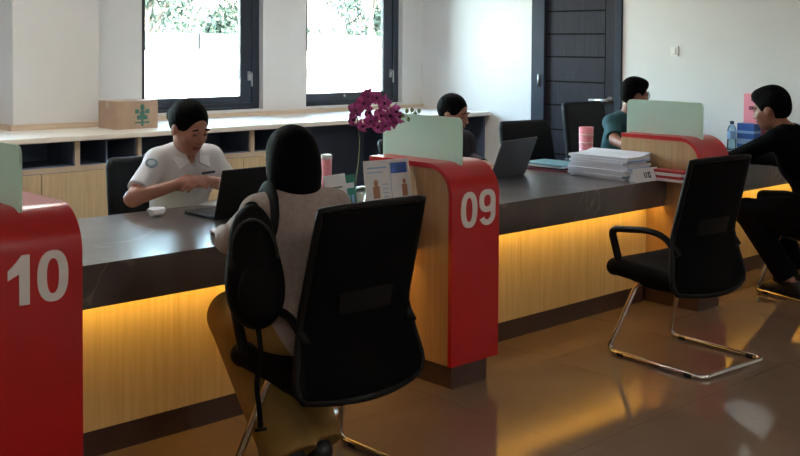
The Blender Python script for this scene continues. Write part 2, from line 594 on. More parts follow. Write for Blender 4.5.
for i, (a, b) in enumerate(WINS):
    w = empty('window_%d' % (i + 1), (a, WY + .06, WZ0))
    w['kind'] = 'structure'
    W_, H_ = b - a, WZ1 - WZ0
    fr = MB()
    fr.box(0, .05, 0, .07, 0, H_).box(W_ - .075, W_, 0, .07, 0, H_).box(.05, W_ - .075, 0, .07, 0, .055).box(.05, W_ - .075, 0, .07, H_ - .055, H_)
    fr.box(.05, W_ - .075, -.02, .0, 0, .02, .003)
    fr.build('window_frame', M['winframe'], w)
    sa = MB()
    sx0, sx1, sz0, sz1 = .05, W_ - .075, .055, H_ - .055
    sa.box(sx0, sx0 + .02, .012, .055, sz0, sz1).box(sx1 - .115, sx1, .012, .055, sz0, sz1, .004)
    sa.box(sx0 + .02, sx1 - .115, .012, .055, sz0, sz0 + .06).box(sx0 + .02, sx1 - .115, .012, .055, sz1 - .06, sz1)
    s_ = sa.build('sash', M['winframe'], w)
    MB().box(sx0 + .02, sx1 - .115, .03, .036, sz0 + .06, sz1 - .06).build('pane', M['glass'], s_)
    hd = MB().box(sx1 - .045, sx1 - .015, -.004, .012, .25, .33, .003).tube(fillet([(sx1 - .03, -.0, .315), (sx1 - .03, -.035, .315), (sx1 - .03, -.04, .2)], .015), .009, 8)
    hd.build('window_handle', M['steel'], s_)
    MB().lathe([(.012, 0), (.013, .006), (.008, .01)], (0, 0, 0), 12).xf(Matrix.Translation((W_ * .42, .0, .085)) @ Matrix.Rotation(PI / 2, 4, 'X')).build('window_latch', M['steel'], s_)

d = empty('door_1', (WX, DY0, 0))
d['kind'] = 'structure'
DW = DY1 - DY0
MB().box(-.02, .16, 0, .07, 0, DZ, .004).box(-.02, .16, DW - .15, DW, 0, DZ, .004).box(-.02, .16, .07, DW - .15, DZ - .08, DZ, .004).build('door_frame', M['doorframe'], d)
leaf = MB().box(.015, .06, .072, DW - .152, .008, DZ - .082).build('door_leaf', M['door'], d)
gr = MB()
for z in (1.833, 1.631, 1.429, 1.21, 1.0, .78, .56, .34):
    gr.box(.013, .0152, .19, DW - .152, z - .007, z + .007)
gr.box(.013, .0152, .183, .19, .01, DZ - .09)
gr.build('door_groove', M['groove'], leaf)
hd = MB().lathe([(.03, 0), (.03, .008), (.014, .012), (.012, .045)], (0, 0, 0), 16).xf(Matrix.Translation((.015, .13, 1.065)) @ Matrix.Rotation(-PI / 2, 4, 'Y'))
hd.tube(fillet([(-.03, .13, 1.065), (-.04, .15, 1.065), (-.04, .31, 1.06)], .02), .013, 10)
hd.build('door_handle', M['steel'], leaf)
MB().tube([(-.024, DW - .09, 1.16), (-.024, DW - .09, 1.27)], .011, 10).build('door_hinge', M['steel'], d)

sw = empty('light_switch', (WX - .001, 4.68, 1.49), 0, 'small white light switch on the plain wall to the right of the dark door', 'light switch')
MB().box(-.012, 0, -.037, .037, -.04, .04, .004).build('switch_plate', M['switch'], sw)
MB().box(-.018, -.01, -.014, .014, -.02, .02, .002).build('switch_rocker', M['switch'], sw)

# ceiling lamps (square panels)
first = None
k = 0
for x in (-.6, 2.6, 5.6):
    for y in (-1.2, 5.6):
        t = empty('ceiling_light', (x, y, CZ), 0, None, 'ceiling light', 'square ceiling light panels')
        t['label'] = 'square ceiling light panel set in the white ceiling of the customer side'
        MB().box(-.31, .31, -.31, .31, -.03, 0, .004).build('lamp_frame', M['white_pl'], t)
        MB().box(-.285, .285, -.285, .285, -.034, -.0295).build('diffuser', M['lamp'], t)

# ------------------------------------------------------------------ outside the windows
struct('ground_outside', MB().box(-4, 20, WY + .2, 24, -.3, -.12), M['grass'])
gw = MB().box(2, 17, 11, 11.2, -.12, 1.46)
go = struct('wall_garden', gw, M['outwall'])
cb = MB().box(2, 17, 10.97, 11.23, 1.46, 1.65, .01)
for x in np.arange(2.3, 17, 1.55):
    cb.box(x - .03, x + .03, 10.95, 10.97, 1.46, 1.66)
struct('trim_4', cb, M['coping'])

def leafy_tree(loc, h, w, nleaf, label, seed):
    rnd = random.Random(seed)
    t = empty('tree', loc, 0, label, 'tree', 'trees beyond the garden wall')
    mb = MB()
    mb.tube([(0, 0, 0), (.05, .02, h * .3), (-.03, .05, h * .6), (.02, 0, h * .85)], [.11, .09, .06, .03], 8)
    for i in range(6):
        a = rnd.uniform(0, 2 * PI); z = h * rnd.uniform(.25, .6)
        mb.tube([(0, 0, z), (math.cos(a) * w * .25, math.sin(a) * w * .25, z + h * .12), (math.cos(a) * w * .42, math.sin(a) * w * .42, z + h * .28)], [.045, .03, .012], 6)
    mb.build('trunk', M['bark'], t)
    lf = MB()
    cl = [(rnd.uniform(-w / 2, w / 2) * .8, rnd.uniform(-w / 2, w / 2) * .6, rnd.uniform(.16, 1) * h, rnd.uniform(.26, .42)) for _ in range(44)]
    for i in range(nleaf):
        c = cl[i % len(cl)]
        v = Vector((rnd.gauss(0, 1), rnd.gauss(0, 1), rnd.gauss(0, 1))).normalized() * c[3] * rnd.uniform(.3, 1)
        p = Vector(c[:3]) + v
        if p.z < .3: p.z = .3 + rnd.random() * .3
        s_ = rnd.uniform(.028, .06)
        R_ = Euler((rnd.uniform(0, PI), rnd.uniform(0, PI), rnd.uniform(0, 2 * PI))).to_matrix()
        q = [p + R_ @ Vector(x) * s_ for x in ((-1, 0, 0), (-.3, .5, .12), (.6, .35, .05), (1.1, 0, -.1), (.6, -.35, .05), (-.3, -.5, .12))]
        lf.bm.faces.new([lf.bm.verts.new(x) for x in q])
    lf.build('foliage', M['foliage'], t)
for i, (x, y, h, w, lab) in enumerate(((7.45, 13.2, 4.4, 1.7, 'leafy tree beyond the garden wall, filling most of the first window above the wall'),
        (9.55, 13.4, 4.8, 1.7, 'leafy tree beyond the garden wall, at the right edge of the first window'),
        (11.65, 13.2, 4.6, 1.75, 'leafy tree beyond the garden wall, seen through the second window'))):
    leafy_tree((x, y, -.12), h, w, 9000, lab, 40 + i)

# ------------------------------------------------------------------ cabinets under the windows
CF, CB = 6.70, WY          # front and back
tag(MB().box(X0 + .01, WX - .005, CF - .03, CB - .001, .862, .9, .006).build('cabinet_top', M['cab_top']), 'long white laminate top running over the low cabinets under the windows', 'countertop')
def cabinet(x0, x1, divs, doors, label, right_top=.86):
    c = empty('storage_cabinet', (x0, CF, 0), 0, label, 'cabinet', 'low cabinets under the windows')
    w = x1 - x0
    mb = MB().box(0, .025, .0, CB - CF - .03, .05, .86).box(w - .025, w, .0, CB - CF - .03, .05, right_top).box(.025, w - .025, .0, CB - CF - .03, .05, .075)
    mb.box(.025, w - .025, .0, CB - CF - .03, .655, .69)
    mb.box(.02, w - .02, .04, .4, .0, .05)
    for q in divs:
        mb.box(q - x0 - .018, q - x0 + .018, .0, CB - CF - .05, .69, .861)
    mb.build('carcass', M['cab_edge'], c)
    MB().box(.025, w - .025, .42, .44, .07, .861).box(.025, w - .025, .3, .42, .07, .09).build('back_board', M['cab_dark'], c)
    li = MB()
    edges = [x0 + .025] + list(divs) + [x1 - .025]
    for a, b in zip(edges, edges[1:]):
        a_, b_ = a - x0 + (.018 if a != edges[0] else 0), b - x0 - (.018 if b != edges[-1] else 0)
        if b != edges[-1] or right_top > .8: li.box(b_ - .004, b_, .02, .42, .69, .86)
        li.box(a_, b_, .02, .42, .69, .696).box(a_, a_ + .004, .02, .42, .69, .86).box(a_, b_, .02, .42, .856, .861)
    li.build('shelf_lining', M['cab_dark'], c)
    dw = (w - .0) / doors
    for k in range(doors):
        dd = MB().box(k * dw + .003, (k + 1) * dw - .003, -.02, -.001, .06, .652, .002).build('door', M['cab_wood'], c)
    return c
cabinet(.45, 2.02, [1.25], 4, 'low oak cabinet out beside the column, furthest from the windows')
cabinet(2.03, 3.487, [2.62, 3.266], 3, 'low oak-fronted cabinet with open shelf in front of the white column', .69)
cabinet(3.725, 5.052, [4.705], 3, 'low oak-fronted cabinet with open shelf under the first window')
# open bay with a dark back between / after the cabinets
def open_bay(x0, x1, label, divs=()):
    c = empty('open_bay', (x0, CF, 0), 0, label, 'cabinet', 'open dark bays between the cabinets')
    w = x1 - x0
    mb = MB().box(0, w, .5, .52, 0, .861).box(0, .012, .03, .5, 0, .861).box(w - .012, w, .03, .5, 0, .861)
    mb.box(.012, w - .012, .05, .5, .845, .861)
    mb.box(.012, w - .012, .03, .5, .0, .05)
    mb.build('back_panel', M['cab_dark'], c)
    for q in divs:
        MB().box(q - x0 - .018, q - x0 + .018, .02, .5, .05, .845).build('divider', M['cab_dark'], c)
open_bay(3.49, 3.722, 'narrow dark open bay under the cabinet top, behind the shoulder of the white-shirted woman')
open_bay(5.055, WX - .01, 'wide dark open bay under the cabinet top, behind the pink orchid', (6.3,))

# carton on the cabinet top
cx = empty('cardboard_box', (3.842, 7.06, .9), .03, 'brown cardboard box with a teal mark standing on the cabinet beside the column', 'box')
MB().box(-.172, .172, -.13, .13, 0, .2, .003).build('carton', M['card'], cx)
fl = MB()
fl.box(-.172, .172, -.13, .0, .2, .204).box(-.172, .172, .002, .13, .2, .204)
fl.build('lid_flap', M['card'], cx)
MB().box(-.172, .172, -.025, .025, .204, .2055).box(-.1728, -.172, -.025, .025, .15, .2055).box(.172, .1728, -.025, .025, .14, .2055).build('tape', M['tape'], cx)
pr = MB()
for k in range(5):     # round mark with bars
    a = k * 2 * PI / 5 + .3
    pr.box(.04 + .045 * math.cos(a) - .017, .04 + .045 * math.cos(a) + .017, -.1312, -.13, .115 + .04 * math.sin(a) - .016, .115 + .04 * math.sin(a) + .016)
pr.box(.02, .06, -.1312, -.13, .1, .13).box(-.02, .1, -.1312, -.13, .04, .052).box(.03, .05, -.1312, -.13, .02, .18)
pr.build('printed_mark', M['teal_ink'], cx)

# ------------------------------------------------------------------ service counter
WF, WB_ = 3.415, 4.35      # front and back of the worktop
PXS = [1.26, 3.30, 5.34]   # left sides of the dividers
PW, PY0, PY1 = .31, 3.19, 3.74
def counter_bay(x0, x1, xl, xr, label):
    c = empty('service_counter', (x0, WF, 0), 0, label, 'counter', 'bays of the service counter')
    w = x1 - x0
    g = .002
    out = [(g, 0), (w - g, 0), (w - g, PY1 - WF + .003), (xr - x0 - g, PY1 - WF + .003), (xr - x0 - g, WB_ - WF), (xl - x0 + g, WB_ - WF), (xl - x0 + g, PY1 - WF + .003), (g, PY1 - WF + .003)]
    if xr == x1:
        out = out[:2] + [(w - g, WB_ - WF)] + out[5:]
    mb = MB()
    mb.prism([(x, y, .632) for x, y in out], (0, 0, .118))
    mb.build('worktop', M['stone'], c)
    MB().box(g, w - g, .008, .03, .592, .632, .002).build('apron', M['stone'], c)
    n = 3
    pm = MB()
    pw = (w - 2 * g) / n
    for k in range(n):
        pm.box(g + k * pw + .0006, g + (k + 1) * pw - .0006, .135, .15, .105, .632)
    pm.build('front_panel', M['panel'], c)
    MB().box(g, w - g, .152, .17, 0, .104).build('plinth', M['toe'], c)
    MB().box(.02, w - .02, .034, .052, .618, .631).build('led_strip', M['led'], c)
    MB().box(g, w - g, WB_ - WF - .06, WB_ - WF - .04, .0, .632).build('back_panel', M['panel'], c)
    return c
h = PW / 2
counter_bay(PXS[0] + PW, PXS[1], PXS[0] + h, PXS[1] + h, 'stone-topped counter bay with glowing wood front where the woman in white sits')
counter_bay(PXS[1] + PW, PXS[2], PXS[1] + h, PXS[2] + h, 'stone-topped counter bay with glowing wood front carrying the tall stack of papers')
counter_bay(PXS[2] + PW, WX - .003, PXS[2] + h, WX - .003, 'stone-topped counter bay at the far end where the man in black sits')
counter_bay(-.78, PXS[0], -.78, PXS[0] + h, 'stone-topped counter bay beyond the red divider numbered 10')

def ring(cx, cz, ro, ri, n=40):
    """outer / inner loops of a numeral stroke (superellipse)"""
    def lo(rx, rz):
        r = []
        for k in range(n):
            a = 2 * PI * k / n
            c_, s_ = math.cos(a), math.sin(a)
            e = 2 / 2.4
            r.append((cx + rx * math.copysign(abs(c_) ** e, c_), cz + rz * math.copysign(abs(s_) ** e, s_)))
        return r
    return lo(*ro), lo(*ri)
def put_ring(mb, o, i, y, t):
    n = len(o)
    P = [[mb.bm.verts.new((x, yy, z)) for x, z in L] for L, yy in ((o, y - t), (i, y - t), (o, y), (i, y))]
    for k in range(n):
        q = (k + 1) % n
        mb.bm.faces.new((P[0][k], P[0][q], P[1][q], P[1][k]))
        mb.bm.faces.new((P[2][k], P[0][k], P[0][q], P[2][q]))
        mb.bm.faces.new((P[1][k], P[1][q], P[3][q], P[3][k]))
def digit(ch, x0, x1, z0, z1, parent):
    mb = MB()
    cx, cz, rx, rz = (x0 + x1) / 2, (z0 + z1) / 2, (x1 - x0) / 2, (z1 - z0) / 2
    st = .031
    if ch == '0':
        put_ring(mb, *ring(cx, cz, (rx, rz), (rx - st, rz - st * .85)), 0, .003)
    elif ch == '1':
        H = z1 - z0
        pts = [(x1 - .034, z0), (x1, z0), (x1, z1), (x1 - .026, z1), (x1 - .045, z1 - .022), (x0, z1 - .045), (x0, z1 - .075), (x1 - .034, z1 - .058)]
        mb.prism([(x, -.003, z) for x, z in pts], (0, .003, 0))
    elif ch == '9':
        cz9 = z1 - .052
        put_ring(mb, *ring(cx, cz9, (rx, .052), (rx - st, .052 - st * .8)), 0, .003)
        # stem curving down and the hook at the foot
        o = []; i = []
        for k in range(19):
            a = -PI * .86 * k / 18 + .0
            ce = cx; czb = z0 + .05
            o.append((ce + rx * math.cos(a), czb + .05 * math.sin(a)))
            i.append((ce + (rx - st) * math.cos(a), czb + (.05 - st * .8) * math.sin(a)))
        o = [(x1, cz9)] + o; i = [(x1 - st, cz9)] + i
        mb.prism([(x, -.0028, z) for x, z in o + i[::-1]], (0, .0028, 0))
    return mb.build('numeral', M['digit'], parent)

def divider(x, txt, label):
    p = empty('counter_divider', (x, PY0, 0), 0, label, 'counter divider', 'red numbered counter dividers')
    D = PY1 - PY0
    Zt, R_, T = 1.0, .15, .022
    # red cladding: up the front, round the curve, back over the top
    out = [(0, .105)] + [(0, Zt - R_)] + [(R_ - R_ * math.cos(a), Zt - R_ + R_ * math.sin(a)) for a in [PI / 2 * k / 12 for k in range(1, 13)]] + [(D, Zt)]
    ri = R_ - T - .012
    inn = [(D, Zt - T), ] + [(T + ri - ri * math.cos(a), Zt - T - ri + ri * math.sin(a)) for a in [PI / 2 * k / 12 for k in range(12, -1, -1)]] + [(T, .105)]
    mb = MB()
    n1 = len(out)
    # triangulated sides come from the strip between outer and inner outlines
    inn_r = inn[::-1]
    oo = out; ii = [inn_r[0]] + inn_r
    ii = ii[:n1 - 1] + [inn_r[-1]]
    V = [[mb.bm.verts.new((xx, y, z)) for (y, z) in L] for xx in (0, PW) for L in (oo, ii)]
    for k in range(n1 - 1):
        for q, rev in ((V[0], 0), (V[2], 1)):
            a, b = (V[0], V[1]) if not rev else (V[2], V[3])
            vs = [a[k], a[k + 1], b[k + 1], b[k]]
            vs = list(dict.fromkeys(vs))
            if len(vs) > 2: mb.bm.faces.new(vs)
        f = mb.bm.faces.new((V[0][k], V[0][k + 1], V[2][k + 1], V[2][k])); f.smooth = True
        f = mb.bm.faces.new((V[1][k], V[1][k + 1], V[3][k + 1], V[3][k])); f.smooth = True
    mb.bm.faces.new((V[0][0], V[1][0], V[3][0], V[2][0]))
    mb.bm.faces.new((V[0][-1], V[1][-1], V[3][-1], V[2][-1]))
    bmesh.ops.remove_doubles(mb.bm, verts=mb.bm.verts, dist=1e-5)
    o = mb.build('red_cladding', M['red'], p)
    md = o.modifiers.new('edge', 'EDGE_SPLIT'); md.split_angle = .6
    # wooden body under the cladding
    body = [(T, .105), (T, Zt - T - ri)] + [(T + ri - ri * math.cos(a), Zt - T - ri + ri * math.sin(a)) for a in [PI / 2 * k / 12 for k in range(1, 13)]] + [(D, Zt - T), (D, .105)]
    MB().prism([(.004, y, z) for y, z in body], (PW - .008, 0, 0)).build('wooden_body', M['panel_side'], p)
    MB().box(.025, PW - .055, .022, D, 0, .105).build('plinth', M['toe'], p)
    # frosted glass standing on the top, rounded corners
    g0, g1, gz0, gz1, rr = .075, .6, .985, 1.2, .03
    pts = [(g0, gz0), (g1, gz0)] + [(g1 - rr + rr * math.cos(a), gz1 - rr + rr * math.sin(a)) for a in [PI / 2 * k / 6 for k in range(7)]] + [(g0 + rr + rr * math.cos(a), gz1 - rr + rr * math.sin(a)) for a in [PI / 2 + PI / 2 * k / 6 for k in range(7)]]
    MB().prism([(.133, y, z) for y, z in pts], (.01, 0, 0)).build('glass_screen', M['frost'], p)
    x1_, x2_ = .055, .175
    if txt == '10':
        digit('1', .062, .132, .706, .864, p); digit('0', .157, .26, .703, .868, p)
    elif txt == '09':
        digit('0', .055, .16, .715, .876, p); digit('9', .173, .281, .715, .878, p)
    return p
divider(PXS[0], '10', 'red counter divider with pale green glass, numbered 10 in white')
divider(PXS[1], '09', 'red counter divider with pale green glass, numbered 09 in white')
divider(PXS[2], '', 'red counter divider with pale green glass at the far end, behind the empty visitor chair')

# ------------------------------------------------------------------ visitor chairs (local: faces +Y)
def visitor_chair(loc, rot, label):
    c = empty('visitor_chair', loc, rot, label, 'chair', 'black visitor chairs with chrome sled legs')
    r = .0125
    hw = .245
    fr = MB()
    path = [(-.16, .02, .375), (-.17, .16, .378), (-hw, .285, r), (-hw, -.275, r), (hw, -.275, r), (hw, .285, r), (.17, .16, .378), (.16, .02, .375)]
    fr.tube(fillet(path, .05, 7), r, 12)
    fr.tube([(-.168, .13, .377), (.168, .13, .377)], .01, 8).tube([(-.16, .03, .375), (.16, .03, .375)], .01, 8)
    fr.build('sled_frame', M['chrome'], c)
    for sx in (-1, 1):
        for y in (.2, -.2):
            MB().box(sx * hw - .014, sx * hw + .014, y - .02, y + .02, .0, .018, .003).build('foot_pad', M['rubber'], c)
    st = MB()
    def seat_f(p):
        y = p.y
        return Vector((p.x, y + .085, p.z + .385 + .05 * (y / .22) * .35 - .02 * max(0, y - .15) / .08 + .02 * (p.x / .26) ** 2 - .018))
    cushion(st, .54, .5, .09, .1, seat_f, .004)
    st.build('seat', M['black_seat'], c)
    # pan under the seat that sweeps up into the back
    pan = MB()
    rows = []
    for k in range(9):
        t = k / 8
        y = .2 - .37 * t
        zc = .375 + .02 * (t - .5) ** 2 * 4 - .02
        rows.append([Vector((x * (.2 + .05 * t), y, zc - .012 + .02 * (x * x))) for x in np.linspace(-1, 1, 9)])
    V1 = pan.strip(rows)
    V2 = pan.strip([[p + Vector((0, 0, .035)) for p in r_] for r_ in rows])
    pan.build('seat_pan', M['black_plastic'], c)
    # backrest: curved mesh sheet with a rim
    def bp(u, v):
        """u -1..1 across, v 0..1 up"""
        w = .24 + .055 * max(0, 1 - v / .42) ** 1.1 - .012 * v
        w *= 1 - .12 * max(0, (.1 - v) / .1) ** 2
        z = .372 + .622 * v
        y = -.128 - .062 * max(0, 1 - v / .42) ** 1.3 - .075 * max(0, v - .42) / .58
        y += .05 * u * u * (1 - .6 * v)
        z += -.02 * (1 - v) ** 3 * (1 - u * u) + .006 * (1 - u * u) * v
        return Vector((u * w, y, z))
    bk = MB()
    U = np.linspace(-1, 1, 17); Vv = np.linspace(0, 1, 21)
    f_ = [[bp(u, v) + Vector((0, .008, 0)) for u in U] for v in Vv]
    b_ = [[bp(u, v) - Vector((0, .008, 0)) for u in U] for v in Vv]
    A = bk.strip(f_); B = bk.strip(b_)
    rimA = A[0] + [r_[-1] for r_ in A[1:]] + A[-1][-2::-1] + [r_[0] for r_ in A[-2:0:-1]]
    rimB = B[0] + [r_[-1] for r_ in B[1:]] + B[-1][-2::-1] + [r_[0] for r_ in B[-2:0:-1]]
    for k in range(len(rimA)):
        q = (k + 1) % len(rimA)
        bk.bm.faces.new((rimA[k], rimA[q], rimB[q], rimB[k]))
    bk.build('backrest', M['black_mesh'], c)
    rim = [bp(u, 0) for u in U] + [bp(1, v) for v in Vv[1:]] + [bp(u, 1) for u in U[::-1][1:]] + [bp(-1, v) for v in Vv[::-1][1:-1]]
    rm = MB().tube(rim, .0135, 8, closed=True)
    rm.build('back_frame', M['black_plastic'], c)
    lb = MB()
    lb.strip([[bp(u, v) + Vector((0, -.022, 0)) for u in np.linspace(-.5, .5, 9)] for v in (.42, .46, .5, .54)])
    lb.strip([[bp(u, v) + Vector((0, -.012, 0)) for u in np.linspace(-.5, .5, 9)] for v in (.42, .46, .5, .54)])
    lb.build('lumbar_pad', M['black_plastic'], c)
    for sx in (-1, 1):
        x = sx * .25
        p = fillet([(sx * .235, .2, .42), (x, .21, .45), (x, .27, .625), (x, .04, .648), (x * .97, -.05, .63), (sx * .235, -.125, .55)], .045, 6)
        MB().tube(p, .0155, 10, flat=1.25).build('armrest', M['black_plastic'], c)
    return c
visitor_chair((2.325, 2.795, 0), math.radians(0), 'black mesh visitor chair with chrome sled legs under the woman with the black bag')
visitor_chair((4.53, 2.775, 0), math.radians(-5), 'empty black mesh visitor chair with chrome sled legs facing the counter')
visitor_chair((6.26, 2.91, 0), math.radians(-12), 'black visitor chair with chrome sled legs under the man in black')

# ------------------------------------------------------------------ staff office chairs (local: faces +Y)
def office_chair(loc, rot, label, top=1.02, w=.25):
    c = empty('office_chair', loc, rot, label, 'chair', 'black swivel chairs behind the counter')
    st = MB()
    cushion(st, .5, .48, .09, .1, lambda p: Vector((p.x, p.y + .03, p.z + .4)), .01)
    st.build('seat', M['leather'], c)
    bk = MB()
    H = top - .52
    def bf(p):
        v = (p.y + H / 2) / H
        return Vector((p.x * (1 - .06 * v), -.2 - .09 * v - p.z + .05 * (p.x / w) ** 2 + .02 * math.sin(v * PI), .52 + v * H))
    cushion(bk, 2 * w, H, .06, .05, bf, .004)
    bk.build('backrest', M['leather'], c)
    MB().box(-.03, .03, -.26, -.02, .37, .4, .006).box(-.035, .035, -.285, -.255, .37, .66, .006).build('back_bracket', M['black_plastic'], c)
    MB().tube([(0, 0, .12), (0, 0, .4)], .028, 12).build('gas_column', M['chrome'], c)
    bs = MB().lathe([(.05, .07), (.05, .13)], (0, 0, 0), 16)
    for k in range(5):
        a = 2 * PI * k / 5 + .3
        bs.tube([(0, 0, .11), (.16 * math.cos(a), .16 * math.sin(a), .095), (.29 * math.cos(a), .29 * math.sin(a), .072)], [.026, .022, .016], 8)
    bs.build('star_base', M['black_plastic'], c)
    for k in range(5):
        a = 2 * PI * k / 5 + .3
        cx_, cy_ = .29 * math.cos(a), .29 * math.sin(a)
        t = Vector((-math.sin(a), math.cos(a), 0)) * .022
        cc = Vector((cx_, cy_, .03))
        MB().tube([cc - t, cc + t], .03, 12).build('caster', M['rubber'], c)
    for sx in (-1, 1):
        MB().tube(fillet([(sx * .23, .05, .42), (sx * .29, .05, .44), (sx * .29, .02, .63), (sx * .29, -.2, .63)], .03), .014, 8).build('armrest', M['black_plastic'], c)
    return c
office_chair((6.14, 4.95, 0), math.radians(172), 'empty black office chair behind the counter, beside the open grey laptop', .955, .265)
office_chair((6.88, 4.93, 0), math.radians(178), 'black office chair behind the man in the teal shirt', 1.075, .27)

office_chair((2.8, 4.72, 0), math.radians(174), 'black office chair under the woman in the white uniform shirt', .93, .25)
office_chair((4.82, 4.86, 0), math.radians(178), 'black office chair under the woman hidden by the glass of divider 09', .9, .24)

# ------------------------------------------------------------------ people
def rotz(p, a):
    c, s = math.cos(a), math.sin(a)
    return (p[0] * c - p[1] * s, p[0] * s + p[1] * c, p[2])

def person(name_label, loc, theta, hv=.006, seat=.47, lean=.06, sc=1., head_yaw=0., head_pitch=0., head_off=(0, 0, 0),
           arms=None, knees=None, feet=None, top='shirt', topmat=None, sleeve=1., bottom=None, legw=1., hair='short', hairmat=None,
           skin=None, female=False, collar=False, hands=None, face=True, twist=0., hs=1., hem=.04, bun=True):
    """seated figure; local frame faces +Y, +X is the person's right. arms/knees/feet are world points."""
    skin = skin or M['skin']
    root_loc = Vector((loc[0], loc[1], 0))
    def L(p):
        q = (p[0] - loc[0], p[1] - loc[1], p[2])
        return np.array(rotz(q, -theta))
    s = seat
    q = sc
    pelvis = np.array((0, 0, s + .10))
    ln = lean
    waist = np.array((0, .25 * ln, s + .25 * q))
    chest = np.array((0, .65 * ln, s + .375 * q))
    upper = np.array((0, ln, s + .475 * q))
    hw = (.148 if female else .168) * q
    shz = s + .50 * q
    sh = {-1: np.array((-hw, ln + .0, shz)), 1: np.array((hw, ln, shz))}
    if twist:
        for k in sh: sh[k] = np.array((sh[k][0] * math.cos(twist), sh[k][1] + sh[k][0] * math.sin(twist), sh[k][2]))
    nb = np.array((0, ln + .0, s + .54 * q))
    hc = np.array((0, ln + .05, s + .70 * q)) + np.array(head_off)
    HR = Euler((-head_pitch, 0, head_yaw), 'XYZ').to_matrix()
    HRz = Matrix.Rotation(head_yaw, 3, 'Z') @ Matrix.Rotation(-head_pitch, 3, 'X')
    def Hp(x, y, z): return np.array(HRz @ Vector((x, y, z))) * hs + hc
    def hz(r): return tuple(x * hs for x in r)
    hip = {-1: np.array((-.085, .03, s + .075)), 1: np.array((.085, .03, s + .075))}
    knees = [L(k) for k in knees] if knees else [np.array((-.1, .42, s + .04)), np.array((.1, .42, s + .04))]
    feet = [L(k) for k in feet] if feet else [np.array((-.1, .4, .07)), np.array((.1, .4, .07))]
    sgn = (-1, 1)
    elb = [L(a[0]) for a in arms]; wri = [L(a[1]) for a in arms]
    allp = np.array([pelvis, upper] + knees + feet + elb + wri + [hc])
    lo = allp.min(0) - .3; hi = allp.max(0) + .3
    lo[2] = -.03
    hi[2] = hc[2] + .22
    # ---------- body
    v = Vol(lo, hi, hv)
    def torso(V, t, fem=True):
        V.ell(pelvis, (.168 * q + t, .122 + t, .115 + t), .04)
        V.ell(waist, (.135 * q + t, .098 + t, .14 + t), .06)
        V.ell(chest, (.152 * q + t, .108 + t, .14 + t), .06)
        V.ell(upper, (.145 * q + t, .088 + t, .085 + t), .05)
        for k in (-1, 1):
            V.cap(np.array((k * .03, ln - .005, s + .525 * q)), sh[k], .048 + t, .05 + t, .05)
        if female and fem:
            for k in (-1, 1): V.ell(chest + np.array((k * .065, .075, .015)), (.062 + t, .055 + t, .062 + t), .04)
    torso(v, 0)
    for i, k in enumerate(sgn):
        v.cap(sh[k], elb[i], .045, .037, .03)
        v.cap(elb[i], wri[i], .039, .025, .02)
        v.cap(hip[k], knees[i], .082, .056, .05)
        v.cap(knees[i], feet[i], .055, .034, .03)
        fd = knees[i] - hip[k]; fd[2] = 0; fd = fd / (np.linalg.norm(fd) + 1e-6)
        v.cap(feet[i] + np.array((0, 0, -.03)) - fd * .03, feet[i] + fd * .15 + np.array((0, 0, -.045)), .03, .024, .03)
        # hand
        W = wri[i]
        hspec = (hands or {}).get(k, {})
        dirv = hspec.get('dir'); dirv = (W - elb[i]) if dirv is None else np.array(rotz(dirv, -theta))
        dirv = dirv / np.linalg.norm(dirv)
        nrm = np.array(rotz(hspec.get('up', (0, 0, 1)), -theta)); nrm = nrm - dirv * (nrm @ dirv); nrm /= np.linalg.norm(nrm)
        acr = np.cross(nrm, dirv)        # across the palm
        th = -k if False else (1 if (acr @ np.array((-k, 0, 0))) > 0 else -1)
        pc = W + dirv * .05
        Rp = np.stack([acr, dirv, nrm], 1)
        v.cap(W, W + dirv * .03, .025, .022, .015)
        v.ell(pc, (.037, .052, .016), .012, rot=Matrix(Rp.tolist()))
        cu = hspec.get('curl', .5)
        for f in range(4):
            base = W + dirv * .088 + acr * (-.0315 + .021 * f)
            ln_f = (.066, .076, .072, .056)[f if th < 0 else 3 - f]
            a1, a2 = cu * .7, cu * 1.7
            d1 = dirv * math.cos(a1) - nrm * math.sin(a1)
            d2 = dirv * math.cos(a2) - nrm * math.sin(a2)
            m_ = base + d1 * ln_f * .55
            v.cap(base - dirv * .015, m_, .0092, .0085, .004)
            v.cap(m_, m_ + d2 * ln_f * .5, .0083, .007, .003)
        tb = W + dirv * .025 + acr * th * .03
        td = dirv * .62 + acr * th * .62 - nrm * .35; td /= np.linalg.norm(td)
        v.cap(tb, tb + td * .036, .013, .0105, .008)
        td2 = dirv * .85 + acr * th * .15 - nrm * .4; td2 /= np.linalg.norm(td2)
        v.cap(tb + td * .036, tb + td * .036 + td2 * .032, .0105, .008, .004)
    # neck and head
    v.cap(nb, Hp(0, -.02, -.06), .05, .047, .025)
    v.ell(Hp(0, -.012, .03), hz((.074, .094, .09)), .02, rot=HRz)
    v.ell(Hp(0, .02, -.035), hz((.06, .07, .075)), .03, rot=HRz)
    v.ell(Hp(0, .045, -.085), hz((.03, .032, .025)), .03, rot=HRz)        # chin
    for k in (-1, 1):
        v.ell(Hp(k * .035, .056, -.025), hz((.026, .022, .024)), .02, rot=HRz)   # cheek
        v.ell(Hp(k * .031, .089, .005), hz((.019, .012, .011)), .012, rot=HRz, sub=True)   # eye socket
        v.ell(Hp(k * .031, .074, .004), hz((.0135, .0125, .011)), .004, rot=HRz)  # lids
        v.ell(Hp(k * .031, .079, .022), hz((.022, .01, .006)), .012, rot=HRz)      # brow ridge
        v.ell(Hp(k * .075, -.008, -.005), hz((.009, .02, .032)), .008, rot=HRz)    # ear
    v.cap(Hp(0, .082, .012), Hp(0, .1, -.03), .008, .0125, .01)
    for k in (-1, 1): v.ell(Hp(k * .011, .092, -.034), hz((.009, .01, .008)), .006, rot=HRz)
    v.ell(Hp(0, .083, -.058), hz((.024, .01, .0065)), .006, rot=HRz)
